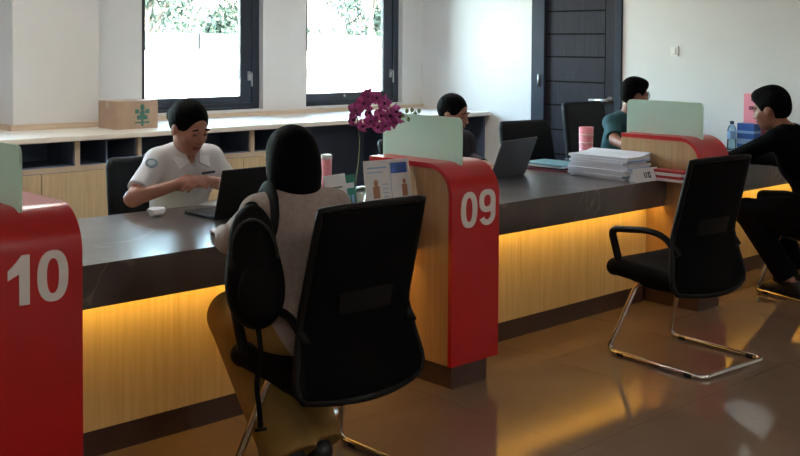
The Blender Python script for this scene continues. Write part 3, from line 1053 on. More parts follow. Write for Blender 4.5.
    v.ell(Hp(0, .081, -.067), hz((.02, .01, .006)), .005, rot=HRz)
    me, V, F = v.mesh('person')
    o = link('person', me, [skin, M['lips']])
    o.location = root_loc
    o.rotation_euler = (0, 0, theta)
    tag(o, name_label, 'person')
    cen = V[F].mean(1)
    loc_h = (cen - hc) @ np.array(HRz) / hs
    lip = (np.abs(loc_h[:, 2] + .0625) < .0095) & (np.abs(loc_h[:, 0]) < .023) & (loc_h[:, 1] > .07)
    mi = np.zeros(len(F), np.int32); mi[lip] = 1
    me.polygons.foreach_set('material_index', mi)
    # ---------- clothes
    def child(name, vol, m, label=None):
        me2, _, _ = vol.mesh(name)
        oo = link(name, me2, m, o)
        if label: oo['label'] = label
        return oo
    ch = max(hv, .006)
    t = .013
    vs = Vol(lo, hi, ch)
    torso(vs, t)
    vs.plane((0, 0, s + .02), (0, 0, -1))
    for i, k in enumerate(sgn):
        e = elb[i]; d = e - sh[k]
        if sleeve < 1:
            p = sh[k] + d * sleeve
            n = d / np.linalg.norm(d)
            vs.cap(sh[k], sh[k] + d * min(1, sleeve + .1), .058, .058, .03, cut=(p, n))
        else:
            vs.cap(sh[k], e, .058, .05, .03)
            w_ = wri[i] - e; n = w_ / np.linalg.norm(w_)
            f_ = min(1., sleeve - 1)
            if f_ > .02: vs.cap(e, e + w_ * f_, .05, .036, .02, cut=(e + w_ * (f_ - .02), n))
    if collar:
        vs.cap(nb + np.array((0, .06, .03)), nb + np.array((0, .12, -.085)), .036, .004, .01, sub=True)
        vs.cap(nb + np.array((0, .01, .01)), nb + np.array((0, .03, .12)), .055, .06, .01, sub=True)
    else:
        vs.cap(nb + np.array((0, .012, .028)), nb + np.array((0, .03, .14)), .056, .07, .008, sub=True)
    child(top, vs, topmat)
    vp = Vol(lo, hi, ch)
    vp.ell(pelvis, (.168 * q + .011, .122 + .011, .115 + .008), .04)
    for i, k in enumerate(sgn):
        vp.cap(hip[k], knees[i], .096, .07 * legw ** .3, .05)
        w_ = feet[i] - knees[i]; n = w_ / np.linalg.norm(w_)
        vp.cap(knees[i], feet[i], .072 * legw ** .5, .058 * legw, .03, cut=(feet[i] - n * hem, n))
    child('trousers', vp, bottom or M['dark_pants'])
    for i, k in enumerate(sgn):
        fd = knees[i] - hip[k]; fd[2] = 0; fd = fd / (np.linalg.norm(fd) + 1e-6)
        a_ = feet[i] + np.array((0, 0, -.028)) - fd * .04; b_ = feet[i] + fd * .165 + np.array((0, 0, -.042))
        v2 = Vol(np.minimum(a_, b_) - .09, np.maximum(a_, b_) + .09, .006)
        v2.cap(a_, b_, .041, .032, .02)
        v2.cap(feet[i] + np.array((0, 0, .02)), a_, .045, .04, .02, cut=(feet[i] + np.array((0, 0, .02)), (0, 0, 1)))
        v2.plane((0, 0, .0), (0, 0, -1))
        child('shoe', v2, M['shoe'])
    # ---------- hair
    vh = Vol(hc - np.array((.2, .22, .3)), hc + np.array((.2, .22, .2)), .005)
    if hair == 'short':
        vh.ell(Hp(0, -.014, .038), hz((.085, .105, .1)), .02, rot=HRz)
        vh.ell(Hp(0, .04, .088), hz((.066, .052, .036)), .03, rot=HRz)
        vh.ell(Hp(0, -.05, -.01), hz((.07, .06, .06)), .03, rot=HRz)
        vh.ell(Hp(0, .1, -.03), hz((.12, .075, .09)), .01, rot=HRz, sub=True)
        for k in (-1, 1): vh.ell(Hp(k * .085, .0, -.045), hz((.04, .05, .055)), .01, rot=HRz, sub=True)
    elif hair == 'tied':
        vh.ell(Hp(0, -.018, .036), hz((.083, .1, .096)), .02, rot=HRz)
        if bun: vh.ell(Hp(0, -.105, .02), hz((.045, .04, .045)), .015, rot=HRz)      # bun
        vh.ell(Hp(0, .1, -.022), hz((.073, .072, .092)), .012, rot=HRz, sub=True)
        for k in (-1, 1): vh.ell(Hp(k * .09, .03, -.05), hz((.045, .06, .055)), .01, rot=HRz, sub=True)
    elif hair == 'bob':
        vh.ell(Hp(0, -.014, .035), hz((.09, .107, .1)), .02, rot=HRz)
        vh.ell(Hp(0, -.025, -.05), hz((.098, .092, .1)), .05, rot=HRz)
        vh.ell(Hp(0, -.035, -.11), hz((.074, .066, .055)), .04, rot=HRz)
        vh.ell(Hp(0, .11, -.05), hz((.07, .09, .12)), .012, rot=HRz, sub=True)
        vh.plane(Hp(0, 0, -.15), tuple(HRz @ Vector((0, 0, -1))))
    child('hair', vh, hairmat or M['hair'])
    if face:
        for k in (-1, 1):
            e = MB().ell((0, 0, 0), (.0115, .004, .0042 if head_pitch > .15 else .006), u=12, v=8)
            e.xf(Matrix.Translation(Hp(k * .031, .0855, .0015)) @ HRz.to_4x4()).build('eye', M['eye'], o)
            b = MB().tube([(-.02 * k, -.006, -.003), (-.008 * k, .002, .003), (.008 * k, .002, .002), (.02 * k, -.007, -.004)], [.0025, .004, .0038, .002], 6)
            b.xf(Matrix.Translation(Hp(k * .033, .087, .026)) @ HRz.to_4x4()).build('eyebrow', M['hair'], o)
    return o, dict(hc=hc, Hp=Hp, HR=HRz, nb=nb, sh=sh, elb=elb, wri=wri, upper=upper, chest=chest, lo=lo, hi=hi, L=L)

# woman in white behind the counter
w1, j1 = person('woman in a white uniform shirt looking down at her hands behind the counter',
    (2.8, 4.66), math.radians(174), hv=.0045, seat=.47, sc=.96, lean=.1, hs=1.08, head_yaw=math.radians(14), head_pitch=math.radians(20), head_off=(.02, .045, -.028),
    arms=[((3.02, 4.47, .80), (2.80, 4.385, .86)), ((2.455, 4.47, .795), (2.655, 4.385, .855))],
    hands={-1: dict(dir=(-.9, -.25, .05), up=(-.2, -.5, .8), curl=.55), 1: dict(dir=(.92, -.2, .1), up=(.1, -.6, .75), curl=.5)},
    knees=[(2.95, 4.5, .52), (2.74, 4.5, .52)] and None, sleeve=.78, topmat=M['shirt_w'], top='shirt', bottom=M['dark_pants'], hair='tied', female=True, collar=True)
# collar flaps, sleeve emblem and name strip
for k in (-1, 1):
    n = Vector(j1['nb'])
    pts = [n + Vector((k * .06, .0, .03)), n + Vector((k * .047, .066, .014)), n + Vector((k * .022, .112, -.045)), n + Vector((k * .078, .112, -.075)), n + Vector((k * .1, .06, -.014)), n + Vector((k * .085, .0, .014))]
    MB().prism([tuple(p) for p in pts], (k * .002, .008, .004)).build('collar_flap', M['shirt_w'], w1)
MB().tube([tuple(Vector(j1['nb']) + Vector((.06 * math.sin(a), .01 + .058 * -math.cos(a), .022 + .012 * math.cos(a)))) for a in np.linspace(-2.0, 2.0, 15)], .011, 8, flat=1.6).build('collar_band', M['shirt_w'], w1)

def emblem(o, c, n, r):
    """round cloth patch lying on a sleeve"""
    n = Vector(n).normalized()
    R_ = n.to_track_quat('Z', 'Y').to_matrix().to_4x4()
    MB().lathe([(r, 0), (r, .003), (r * .97, .004)], (0, 0, 0), 24).xf(Matrix.Translation(c) @ R_).build('sleeve_patch', M['patch'], o)
    mb = MB().lathe([(r * .6, .004), (r * .58, .0055)], (0, 0, 0), 20)
    mb.xf(Matrix.Translation(c) @ R_).build('patch_centre', M['patch_in'], bpy.data.objects[o.name].children[-1])
s_, e_ = Vector(j1['sh'][1]), Vector(j1['elb'][1])
dd_ = (e_ - s_).normalized()
outw = Vector((.62, .75, .1)); outw = (outw - dd_ * outw.dot(dd_)).normalized()
emblem(w1, s_ + (e_ - s_) * .28 + outw * .057, outw, .03)
c_ = Vector(j1['chest'])
MB().box(-.045, .045, -.002, .002, -.006, .006).xf(Matrix.Translation(c_ + Vector((-.075, .152, .06))) @ Matrix.Rotation(.35, 4, 'Z') @ Matrix.Rotation(.3, 4, 'X')).build('name_strip', M['ink'], w1)

# customer woman from behind
w2, j2 = person('woman with bobbed black hair in grey-brown sweater and mustard trousers, seen from behind',
    (2.275, 2.905), math.radians(-12), hv=.006, seat=.435, lean=.09, head_yaw=math.radians(2), head_pitch=math.radians(8), head_off=(.0, .0, -.032),
    arms=[((2.18, 3.25, .805), (2.31, 3.49, .785)), ((2.53, 3.2, .80), (2.43, 3.5, .785))],
    hands={-1: dict(up=(0, 0, 1), curl=.3), 1: dict(up=(0, 0, 1), curl=.3)},
    knees=[(2.235, 3.31, .5), (2.44, 3.33, .5)], feet=[(2.24, 2.96, .075), (2.38, 2.99, .075)],
    sleeve=1.85, topmat=M['sweater'], top='sweater', bottom=M['mustard'], legw=1.7, hem=-.02, hair='bob', female=True, face=True)

# man in black at the far end
w3, j3 = person('man in a black jacket leaning on the far end of the counter',
    (6.2, 2.9), math.radians(4), hv=.007, hs=1.1, seat=.47, lean=.2, head_yaw=math.radians(6), head_pitch=math.radians(12), head_off=(.0, .06, -.03),
    arms=[((5.95, 3.36, .82), (6.1, 3.6, .79)), ((6.48, 3.3, .80), (6.38, 3.6, .79))],
    knees=[(6.06, 3.3, .5), (6.38, 3.3, .5)], feet=[(6.12, 3.02, .075), (6.36, 3.1, .075)],
    sleeve=1.9, topmat=M['black_top'], top='jacket', bottom=M['dark_pants'], legw=1.2, hair='short', skin=M['skin_d'])

# man with glasses behind the far divider
w4, j4 = person('man in a teal shirt and glasses half hidden by the far glass screen',
    (6.66, 4.72), math.radians(176), hv=.007, seat=.47, sc=.97, lean=.1, head_yaw=math.radians(62), head_pitch=math.radians(6), head_off=(-.02, .02, .015),
    arms=[((6.86, 4.45, .81), (6.62, 4.22, .79)), ((6.38, 4.52, .84), (6.24, 4.3, .805))],
    sleeve=.8, topmat=M['teal_shirt'], top='shirt', hair='short', skin=M['skin_d'])
gl = MB()
Hp = j4['Hp']
for k in (-1, 1):
    loop = [tuple(Hp(k * .033 + .024 * math.cos(a), .1 - abs(.033 * k + .024 * math.cos(a)) * .12, .002 + .018 * math.sin(a))) for a in np.linspace(0, 2 * PI, 17)[:-1]]
    gl.tube(loop, .003, 6, closed=True)
    gl.tube([tuple(Hp(k * .057, .093, .005)), tuple(Hp(k * .08, .07, .008)), tuple(Hp(k * .083, -.01, .008)), tuple(Hp(k * .078, -.03, -.008))], .0028, 6)
gl.tube([tuple(Hp(-.01, .1, .006)), tuple(Hp(0, .104, .008)), tuple(Hp(.01, .1, .006))], .0028, 6)
gl.build('glasses', M['glasses'], w4)

# woman behind the 09 glass
w5, j5 = person('woman with dark hair mostly hidden behind the glass screen of divider 09',
    (4.8, 4.78), math.radians(178), hv=.007, seat=.41, lean=.1, head_yaw=math.radians(22), head_pitch=math.radians(12), head_off=(.0, .0, -.02),
    arms=[((4.93, 4.6, .79), (4.8, 4.36, .79)), ((4.55, 4.58, .79), (4.66, 4.36, .79))],
    sleeve=1.9, topmat=M['dark_top'], top='top', hair='tied', bun=False, female=True)

# ------------------------------------------------------------------ things on and around the counter
ZT = .7505
def laptop(loc, rot, w, dpt, hgt, tilt, body, label):
    """local: keyboard towards +Y, lid hinged at y=0 opening to face +Y"""
    c = empty('laptop', loc, rot, label, 'laptop')
    b = MB().box(-w / 2, w / 2, .0, dpt, .002, .018, .004).build('base', body, c)
    kb = MB()
    for r_ in range(5):
        for k in range(12):
            x = -w / 2 + .025 + k * (w - .05) / 12
            kb.box(x, x + (w - .05) / 12 - .003, .03 + r_ * .021, .048 + r_ * .021, .0175, .0195)
    kb.build('keyboard', M['keys'], b)
    MB().box(-.05, .05, dpt - .075, dpt - .015, .0175, .0185).build('touchpad', M['keys'], b)
    lid = MB().box(-w / 2, w / 2, -.009, .0, 0, hgt, .003).xf(Matrix.Translation((0, .004, .012)) @ Matrix.Rotation(tilt, 4, 'X')).build('lid', body, c)
    MB().box(-w / 2 + .01, w / 2 - .01, .0, .001, .015, hgt - .01).xf(Matrix.Translation((0, .004, .012)) @ Matrix.Rotation(tilt, 4, 'X')).build('screen', M['screen'], lid)
    return c
laptop((2.715, 3.92, ZT), math.radians(2), .34, .235, .225, math.radians(16), M['laptop_black'], 'open black laptop standing in front of the woman in the white shirt')
laptop((4.68, 4.07, ZT), math.radians(11), .41, .25, .235, math.radians(20), M['laptop_grey'], 'open dark grey laptop with its lid towards us, right of divider 09')

# computer mouse / folded white tissue by her elbow
ms = MB()
tb_ = bmesh.new()
bmesh.ops.create_icosphere(tb_, subdivisions=4, radius=1)
trn = random.Random(5)
dirs = [(Vector((trn.gauss(0, 1), trn.gauss(0, 1), trn.gauss(0, 1))).normalized(), trn.uniform(.55, .9)) for _ in range(16)]
for v_ in tb_.verts:
    q_ = v_.co.normalized()
    r_ = min([1.] + [d_ / q_.dot(n_) for n_, d_ in dirs if q_.dot(n_) > .05])
    p_ = q_ * r_
    v_.co = Vector((p_.x * .06, p_.y * .042, .02 + max(-.019, p_.z * .026)))
ms.merge(tb_)
o = ms.build('folded_tissue', M['paper']); o.location = (2.43, 4.2, ZT - .001); o.rotation_euler = (0, 0, .3)
tag(o, 'crumpled white tissue lying on the counter by the elbow of the woman in white', 'tissue')
o = MB().box(-.105, .105, -.15, .15, 0, .004, .001).build('paper_sheet', M['paper']); o.location = (2.76, 4.24, ZT); o.rotation_euler = (0, 0, .5)
o.location = (2.9, 4.26, ZT)
tag(o, 'white paper sheets lying beside the black laptop in front of the woman in white', 'paper')

# stack of paper reams
rnd = random.Random(3)
z = ZT
n = 9
for i in range(n):
    hgt = rnd.uniform(.0125, .0155)
    w_, d_ = .24 + rnd.uniform(-.012, .012), .40 + rnd.uniform(-.02, .025)
    t = empty('paper_bundle', (5.185 + rnd.uniform(-.012, .012), 3.71 + rnd.uniform(-.015, .015), z), rnd.uniform(-.04, .04),
        ('topmost curling white paper bundle of the tall stack on the counter' if i == n - 1 else 'lowest white paper bundle of the tall stack, lying on the stone worktop' if i == 0 else '%s white paper bundle from the bottom of the tall stack on the counter' % ('first second third fourth fifth sixth seventh eighth ninth'.split()[i])), 'paper bundle', 'paper bundles stacked on the counter')
    mb = MB()
    bend = .03 if i == n - 1 else .002
    rows = []
    for zz in (0, hgt):
        rows.append([[(x, y, zz + bend * max(0, (x / w_ + .1)) ** 2 * 1.6) for x in np.linspace(-w_ / 2, w_ / 2, 9)] for y in np.linspace(-d_ / 2, d_ / 2, 7)])
    A = mb.strip(rows[0], smooth=False); B = mb.strip(rows[1], smooth=False)
    ra = A[0] + [r[-1] for r in A[1:]] + A[-1][-2::-1] + [r[0] for r in A[-2:0:-1]]
    rb = B[0] + [r[-1] for r in B[1:]] + B[-1][-2::-1] + [r[0] for r in B[-2:0:-1]]
    for k in range(len(ra)):
        q = (k + 1) % len(ra)
        mb.bm.faces.new((ra[k], ra[q], rb[q], rb[k]))
    mb.build('sheets', M['paper_edge'], t)
    MB().box(-w_ / 2 + .002, w_ / 2 - .002, -d_ / 2 - .003, -d_ / 2 + .0, .002, hgt * .8).build('spine_tape', M['lightblue'] if i % 3 == 1 else M['paper'], t)
    z += hgt + .0006

# folders to the left of the stack
z = ZT
for i, (m_, w_, d_, dx, a, lab) in enumerate((('maroon', .24, .32, 0, .1, 'plum-coloured folder lowest of the flat pile left of the paper stack'), ('navy', .23, .3, .02, -.12, 'navy folder in the flat pile left of the paper stack'),
        ('paper', .21, .297, -.02, .15, 'white papers between the folders left of the paper stack'), ('cyan', .23, .31, -.01, .02, 'teal folder topmost of the flat pile left of the paper stack'))):
    o = MB().box(-w_ / 2, w_ / 2, -d_ / 2, d_ / 2, 0, .011, .002).build('folder' if m_ != 'paper' else 'paper_sheaf', M[m_])
    o.location = (5.22 + dx, 4.16, z); o.rotation_euler = (0, 0, a); z += .0115
    tag(o, lab, 'folder' if m_ != 'paper' else 'papers', 'folders by the paper stack')

# little sign stand
t = empty('sign_stand', (5.17, 3.452, ZT), math.radians(-4), 'small white tent sign with a black symbol in front of the paper stack', 'sign')
MB().prism([(-.11, -.03, 0), (-.11, .03, 0), (-.11, .002, .075), (-.11, -.002, .075)], (.22, 0, 0)).build('tent_card', M['paper'], t)
sy = MB()
th = math.atan2(.028, .075)
mm = Matrix.Translation((0, -.0295, .0)) @ Matrix.Rotation(-th, 4, 'X')
for a, b, c_, d_ in ((-.028, -.02, .02, .055), (-.012, -.004, .02, .055), (.006, .03, .047, .055), (.006, .014, .02, .055), (.006, .03, .02, .028), (.022, .03, .02, .055)):
    sy.box(a, b, -.001, .0, c_, d_)
sy.xf(mm).build('printed_symbol', M['ink'], t)

# leaflets by the far divider
z = ZT
for i, (m_, lab) in enumerate((('paper', 'white leaflets lowest of the small pile beside the far red divider'), ('redbook', 'red booklet in the small pile beside the far red divider'), ('paper', 'white leaflets above the red booklet beside the far red divider'), ('redbook', 'red booklet topmost of the small pile beside the far red divider'))):
    o = MB().box(-.045, .045, -.11, .11, 0, .016, .002).build('leaflet_pile' if m_ == 'paper' else 'booklet', M[m_])
    o.location = (5.283, 3.36 + .012 * (i % 2) - .01 * i, z); o.rotation_euler = (0, 0, (.04, -.05, .06, -.02)[i]); z += .0165
    tag(o, lab, 'leaflets' if m_ == 'paper' else 'booklet', 'small pile by the far divider')

# pink tall tumblers
def tumbler(loc, r, hgt, label, dots=True):
    t = empty('tumbler', loc, 0, label, 'tumbler')
    MB().lathe([(r * .86, 0), (r * .9, .004), (r, hgt), (r * .94, hgt), (r * .84, .01)], (0, 0, 0), 28).build('cup', M['pink'], t)
    mb = MB()
    for q in range(4):
        zz = hgt * (.2 + .2 * q)
        rr = r * (.9 + .1 * zz / hgt) + .0008
        mb.lathe([(rr - .003, zz - .008), (rr, zz - .008), (rr, zz + .008), (rr - .003, zz + .008)], (0, 0, 0), 28)
    if dots: mb.build('pale_bands', M['pinkdot'], t)
    else:
        mb.bm.free()
    return t
tumbler((5.5, 4.12, ZT), .046, .255, 'tall pink tumbler with pale bands behind the paper stack')
t = tumbler((3.03, 3.73, ZT), .024, .255, 'slim pink bottle with a white rim beside the head of the seated customer', dots=False)
MB().lathe([(.0245, .255), (.026, .256), (.026, .272), (.02, .275)], (0, 0, 0), 24).build('white_rim', M['white_pl'], t)

# far right: pack, pink holder and water bottle
t = empty('carton_pack', (7.29, 3.96, ZT), 0, 'blue and white pack on the far end of the counter beside the man in black', 'pack')
MB().box(-.05, .05, -.07, .07, 0, .205, .004).build('carton', M['blue'], t)
MB().box(-.0515, .0515, -.0715, .0715, .05, .09).box(-.0515, .0515, -.0715, .0715, .13, .15).build('pale_band', M['lightblue'], t)
t = empty('document_holder', (7.375, 3.95, ZT), 0, 'upright pink document holder against the right wall behind the blue pack', 'document holder')
MB().box(-.022, .022, -.09, .09, 0, .425, .003).build('holder', M['pink'], t)
MB().box(-.0235, -.022, -.045, .045, .3, .33).box(-.0235, -.022, -.03, .03, .37, .385).build('printed_label', M['maroon'], t)
t = empty('water_bottle', (7.22, 4.06, ZT), 0, 'clear water bottle with a dark blue cap on the far end of the counter', 'bottle')
MB().lathe([(.03, 0), (.033, .006), (.033, .06), (.031, .07), (.033, .08), (.033, .15), (.026, .175), (.013, .195), (.013, .2)], (0, 0, 0), 20).build('bottle_body', M['water'], t)
MB().lathe([(.0335, .085), (.0338, .086), (.0338, .14), (.0335, .141)], (0, 0, 0), 20).build('paper_band', M['lightblue'], t)
MB().lathe([(.015, .196), (.0155, .2), (.0155, .216), (.013, .219)], (0, 0, 0), 16).build('cap', M['navy'], t)

# display of leaflets on the counter edge
def leaflet(x, y, rot, w, hgt, tilt, label, kind):
    t = empty('leaflet_stand', (x, y, ZT), rot, label, 'leaflet', 'leaflets standing on the counter by divider 09')
    R_ = Matrix.Rotation(-tilt, 4, 'X')
    MB().box(-w / 2, w / 2, 0, .006, 0, hgt, .001).xf(R_).build('card', M['green'] if kind == 'green' else M['paper'], t)
    pz = math.sin(tilt) * hgt * .72
    MB().box(-w * .3, w * .3, .03, .034, 0, hgt * .7, .001).xf(Matrix.Translation((0, .075, 0)) @ Matrix.Rotation(tilt * .9, 4, 'X')).box(-w * .3, w * .3, .004, .11, .0, .003).build('easel_back', M['white_pl'], t)
    p = MB(); q = MB(); r_ = MB()
    if kind == 'pages':
        p.box(w * .08, w * .44, -.001, 0, hgt * .76, hgt * .94)
        q.box(-w * .44, -w * .02, -.001, 0, hgt * .86, hgt * .885).box(-w * .44, -w * .1, -.001, 0, hgt * .79, hgt * .805)
        for k in range(5): q.box(-w * .12, w * .0, -.001, 0, hgt * (.3 + .07 * k), hgt * (.315 + .07 * k))
        # printed figures: head and body
        for cx_, s_ in ((-.27, 1.), (.36, .8)):
            f_ = MB().ell((w * cx_, -.0008, hgt * .615), (.012 * s_, .0012, .016 * s_), u=12, v=6)
            f_.box(w * cx_ - .018 * s_, w * cx_ + .018 * s_, -.0012, 0, hgt * .36, hgt * .565)
            f_.xf(R_).build('printed_portrait', M['skinprint'], t)
        q.box(w * .06, w * .07, -.001, 0, hgt * .1, hgt * .95)
    elif kind == 'card':
        p.box(-w * .4, w * .3, -.001, 0, hgt * .72, hgt * .75)
        q.box(-w * .4, w * .1, -.001, 0, hgt * .62, hgt * .64).box(-w * .4, w * .4, -.001, 0, hgt * .3, hgt * .31)
        r_.box(-w * .4, -w * .1, -.001, 0, hgt * .35, hgt * .5)
    else:
        p.box(-w * .4, w * .4, -.001, 0, hgt * .7, hgt * .82)
        for k in range(3): q.box(-w * .4 + k * w * .28, -w * .4 + k * w * .28 + w * .18, -.001, 0, hgt * .35, hgt * .55)
        r_.box(-w * .4, w * .4, -.001, 0, hgt * .15, hgt * .2)
    p.xf(R_).build('printed_heading', M['blue'] if kind == 'pages' else M['teal_ink'] if kind == 'card' else M['paper'], t)
    q.xf(R_).build('printed_lines', M['lightblue'], t)
    if kind != 'pages': r_.xf(R_).build('printed_picture', M['cyan'], t)
    else: r_.bm.free()
leaflet(3.168, 3.44, math.radians(-6), .25, .265, .16, 'large white folded leaflet with small portraits standing against divider 09', 'pages')
leaflet(3.018, 3.535, math.radians(4), .085, .2, .16, 'narrow green leaflet between the white card and the large leaflet', 'green')
leaflet(2.915, 3.485, math.radians(8), .135, .215, .2, 'plain white card standing leftmost in the leaflet display', 'card')

# orchid
oc = empty('potted_orchid', (3.17, 3.70, ZT), 0, 'magenta orchid arching over the leaflets in front of the divider 09 glass', 'plant')
MB().lathe([(.035, 0), (.04, .004), (.05, .09), (.053, .095), (.046, .095), (.042, .08)], (0, 0, 0), 20).build('pot', M['pot'], oc)
arch = [(0, 0, .08), (.005, -.02, .2), (.0, -.04, .33), (-.03, -.055, .45), (-.02, -.07, .53), (.06, -.08, .535), (.16, -.085, .48), (.24, -.085, .44), (.31, -.085, .455)]
from mathutils import geometry
def spline(P, n=8):
    out = []
    P = [Vector(p) for p in P]
    for i in range(len(P) - 1):
        p0, p1, p2, p3 = P[max(0, i - 1)], P[i], P[i + 1], P[min(len(P) - 1, i + 2)]
        for k in range(n):
            t = k / n
            out.append(.5 * ((2 * p1) + (p2 - p0) * t + (2 * p0 - 5 * p1 + 4 * p2 - p3) * t * t + (3 * p1 - p0 - 3 * p2 + p3) * t ** 3))
    out.append(P[-1])
    return out
sp = spline(arch)
MB().tube(sp, [.0035 - .002 * i / len(sp) for i in range(len(sp))], 6).build('stem', M['stem'], oc)
for k in range(4):
    a = k * 1.7 + .4
    rows = []
    for t_ in np.linspace(0, 1, 9):
        wd = .024 * math.sin(PI * min(.98, t_ * .9 + .08)) + .002
        c0 = Vector((math.cos(a) * t_ * .11, math.sin(a) * t_ * .11, .09 + .09 * t_ - .12 * t_ * t_))
        sd = Vector((-math.sin(a), math.cos(a), 0)) * wd
        rows.append([c0 - sd + Vector((0, 0, .008)), c0, c0 + sd + Vector((0, 0, .008))])
    lf = MB(); lf.strip(rows)
    lf.build('leaf', M['leaf'], oc).modifiers.new('thick', 'SOLIDIFY').thickness = .002
def flower_mesh(sc_, seed):
    rr = random.Random(seed)
    mb = MB()
    for k in range(5):
        a = PI / 2 + 2 * PI * k / 5
        wide = 1.25 if k in (1, 4) else .8
        rows = []
        for t_ in np.linspace(0, 1, 7):
            wd = wide * .021 * math.sin(PI * min(.97, t_ * .82 + .14))
            c0 = Vector((math.cos(a) * t_ * .045, -.012 * t_ * t_ + .006 * math.sin(PI * t_), math.sin(a) * t_ * .045))
            sd = Vector((-math.sin(a), 0, math.cos(a))) * wd
            rows.append([(c0 - sd + Vector((0, .004, 0))) * sc_, c0 * sc_, (c0 + sd + Vector((0, .004, 0))) * sc_])
        mb.strip(rows)
    return mb
places_all = [(-.09, -.09, .44), (-.075, -.1, .485), (-.035, -.11, .515), (-.10, -.08, .40), (-.055, -.115, .41), (-.01, -.1, .545), (.035, -.11, .535), (.0, -.12, .43), (.085, -.11, .51), (.055, -.12, .455), (.12, -.11, .455), (.09, -.115, .405), (.165, -.1, .47), (.14, -.105, .42), (-.02, -.12, .475), (.035, -.115, .40), (.185, -.1, .44), (.06, -.1, .375)]
rnd = random.Random(11)
places = [q for k, q in enumerate(places_all) if k not in (3, 17)]
for i, p in enumerate(places):
    R_ = Euler((rnd.uniform(-.5, .3), rnd.uniform(-.4, .4), rnd.uniform(-1.0, .5))).to_matrix().to_4x4()
    f = flower_mesh(rnd.uniform(.75, 1.), i).xf(Matrix.Translation(p) @ R_).build('flower', M['petal'], oc)
    f.modifiers.new('thick', 'SOLIDIFY').thickness = .0015
    MB().ell((0, -.009, -.004), (.006, .009, .008), u=10, v=6).xf(Matrix.Translation(p) @ R_).build('flower_lip', M['petal_c'], f)
for p in ((.225, -.09, .445), (.255, -.085, .465), (.262, -.09, .425), (.29, -.085, .468), (.31, -.085, .45), (.335, -.085, .462)):
    b = MB().ell(p, (.0095, .009, .012), u=10, v=8)
    b.tube([(p[0], p[1], p[2]), (p[0] - .008, -.085, .447)], .0015, 5)
    b.build('bud', M['bud'], oc)

# ------------------------------------------------------------------ shoulder bag of the seated customer
bg = empty('backpack', (2.015, 2.82, .60), math.radians(-20), 'black backpack hanging from the left shoulder of the woman in the grey-brown sweater', 'backpack')
v = Vol((-.25, -.25, -.08), (.25, .25, .55), .006)
tl = Matrix.Rotation(-.16, 3, 'Y')
def T3(p): return np.array(tl @ Vector(p))
v.ell(T3((0, 0, .12)), (.098, .075, .13), .05, rot=tl)
v.ell(T3((.012, 0, .245)), (.08, .06, .14), .06, rot=tl)
v.ell(T3((.03, .0, .32)), (.045, .04, .08), .05, rot=tl)
me, _, _ = v.mesh('bag_body')
link('bag_body', me, M['bag'], bg)
v = Vol((-.25, -.25, -.08), (.25, .25, .4), .006)
v.ell(T3((0, -.065, .13)), (.072, .035, .095), .03, rot=tl)
me, _, _ = v.mesh('front_pocket')
link('front_pocket', me, M['bag'], bg)
zp = [tuple(T3((.078 * math.sin(a), -.06 - .008 * math.cos(a), .24 + .13 * math.cos(a)))) for a in np.linspace(-1.7, 1.7, 15)]
MB().tube(zp, .005, 6).build('zip', M['bagtrim'], bg)
MB().tube(spline([T3((.01, .01, .375)), T3((.02, .015, .4)), T3((.045, .015, .4)), T3((.055, .01, .375))]), .008, 8, flat=.5).build('top_handle', M['bag'], bg)

# straps in the world: over the shoulder and hanging
bgw = Matrix.Translation(bg.location) @ Matrix.Rotation(math.radians(-20), 4, 'Z')
inv = bgw.inverted()
shw = Matrix.Translation((2.275, 2.905, 0)) @ Matrix.Rotation(math.radians(-12), 4, 'Z')
S = lambda x, y, z: inv @ (shw @ Vector((x, y, z)))
MB().tube(spline([S(-.2, -.06, .80), S(-.15, -.045, .9), S(-.125, .005, .975), S(-.118, .05, 1.015), S(-.115, .1, 1.028), S(-.115, .15, 1.0), S(-.12, .185, .93), S(-.16, .16, .83), S(-.2, .05, .75)], 8), .022, 10, flat=.3).build('shoulder_strap', M['bag'], bg)
MB().tube(spline([inv @ Vector(p) for p in ((1.99, 2.82, .66), (2.0, 2.80, .52), (1.985, 2.8, .42), (1.995, 2.8, .33), (2.0, 2.8, .27))]), .009, 8, flat=.5).box(-.001, .001, -.001, .001, 0, .002).build('hanging_strap', M['bag'], bg)
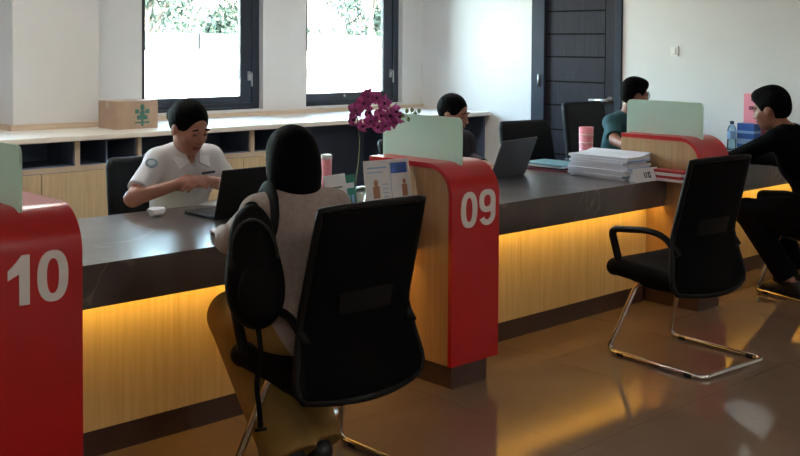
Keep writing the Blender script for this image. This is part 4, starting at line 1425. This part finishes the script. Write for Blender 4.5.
b = MB().tube([(-.02, 0, 0), (.02, 0, 0)], .006, 8)
b.xf(Matrix.Translation(inv @ Vector((2.0, 2.8, .262)))).build('strap_end', M['black_plastic'], bg)

# ------------------------------------------------------------------ light
wd = bpy.data.worlds.new('sky')
scene.world = wd
wd.use_nodes = True
nt = wd.node_tree
bg_ = nt.nodes['Background']
sky = nd(nt, 'ShaderNodeTexSky', sky_type='NISHITA', sun_disc=False, sun_elevation=math.radians(50), sun_rotation=math.radians(180), air_density=1.4, dust_density=4.0)
nt.links.new(sky.outputs['Color'], bg_.inputs['Color'])
bg_.inputs['Strength'].default_value = 4.7
sun = bpy.data.lights.new('sun', 'SUN')
sun.energy = 4
sun.angle = math.radians(1.5)
sun.color = (1, .96, .9)
so = bpy.data.objects.new('sun', sun)
COL.objects.link(so)
so.rotation_euler = Vector((.15, .62, -.77)).to_track_quat('-Z', 'Y').to_euler()

# ------------------------------------------------------------------ camera
yaw, pitch, roll = 0.7517476626, 0.0341605532, -0.006011984815
FPX, CYP, H = 1050.5455, 80.36958, 1.53
cy_, sy_ = math.cos(yaw), math.sin(yaw)
fw = Vector((sy_ * math.cos(pitch), cy_ * math.cos(pitch), -math.sin(pitch)))
rt = Vector((cy_, -sy_, 0))
dn = fw.cross(rt)
c, s = math.cos(roll), math.sin(roll)
rt2 = rt * c + dn * s
dn2 = -rt * s + dn * c
cam = bpy.data.cameras.new('camera')
cam.sensor_width = 36
cam.lens = FPX * 36 / 800
cam.shift_y = -(228 - CYP) / 800
co = bpy.data.objects.new('camera', cam)
COL.objects.link(co)
co.matrix_world = Matrix(((rt2.x, -dn2.x, -fw.x, 0), (rt2.y, -dn2.y, -fw.y, 0), (rt2.z, -dn2.z, -fw.z, H), (0, 0, 0, 1)))
scene.camera = co

vs_ = scene.view_settings
vs_.view_transform = 'Standard'
vs_.look = 'None'
vs_.gamma = 1
vs_.use_curve_mapping = False
vs_.exposure = 1.25
scene.cycles.max_bounces = 10
scene.cycles.diffuse_bounces = 5
scene.cycles.caustics_reflective = False
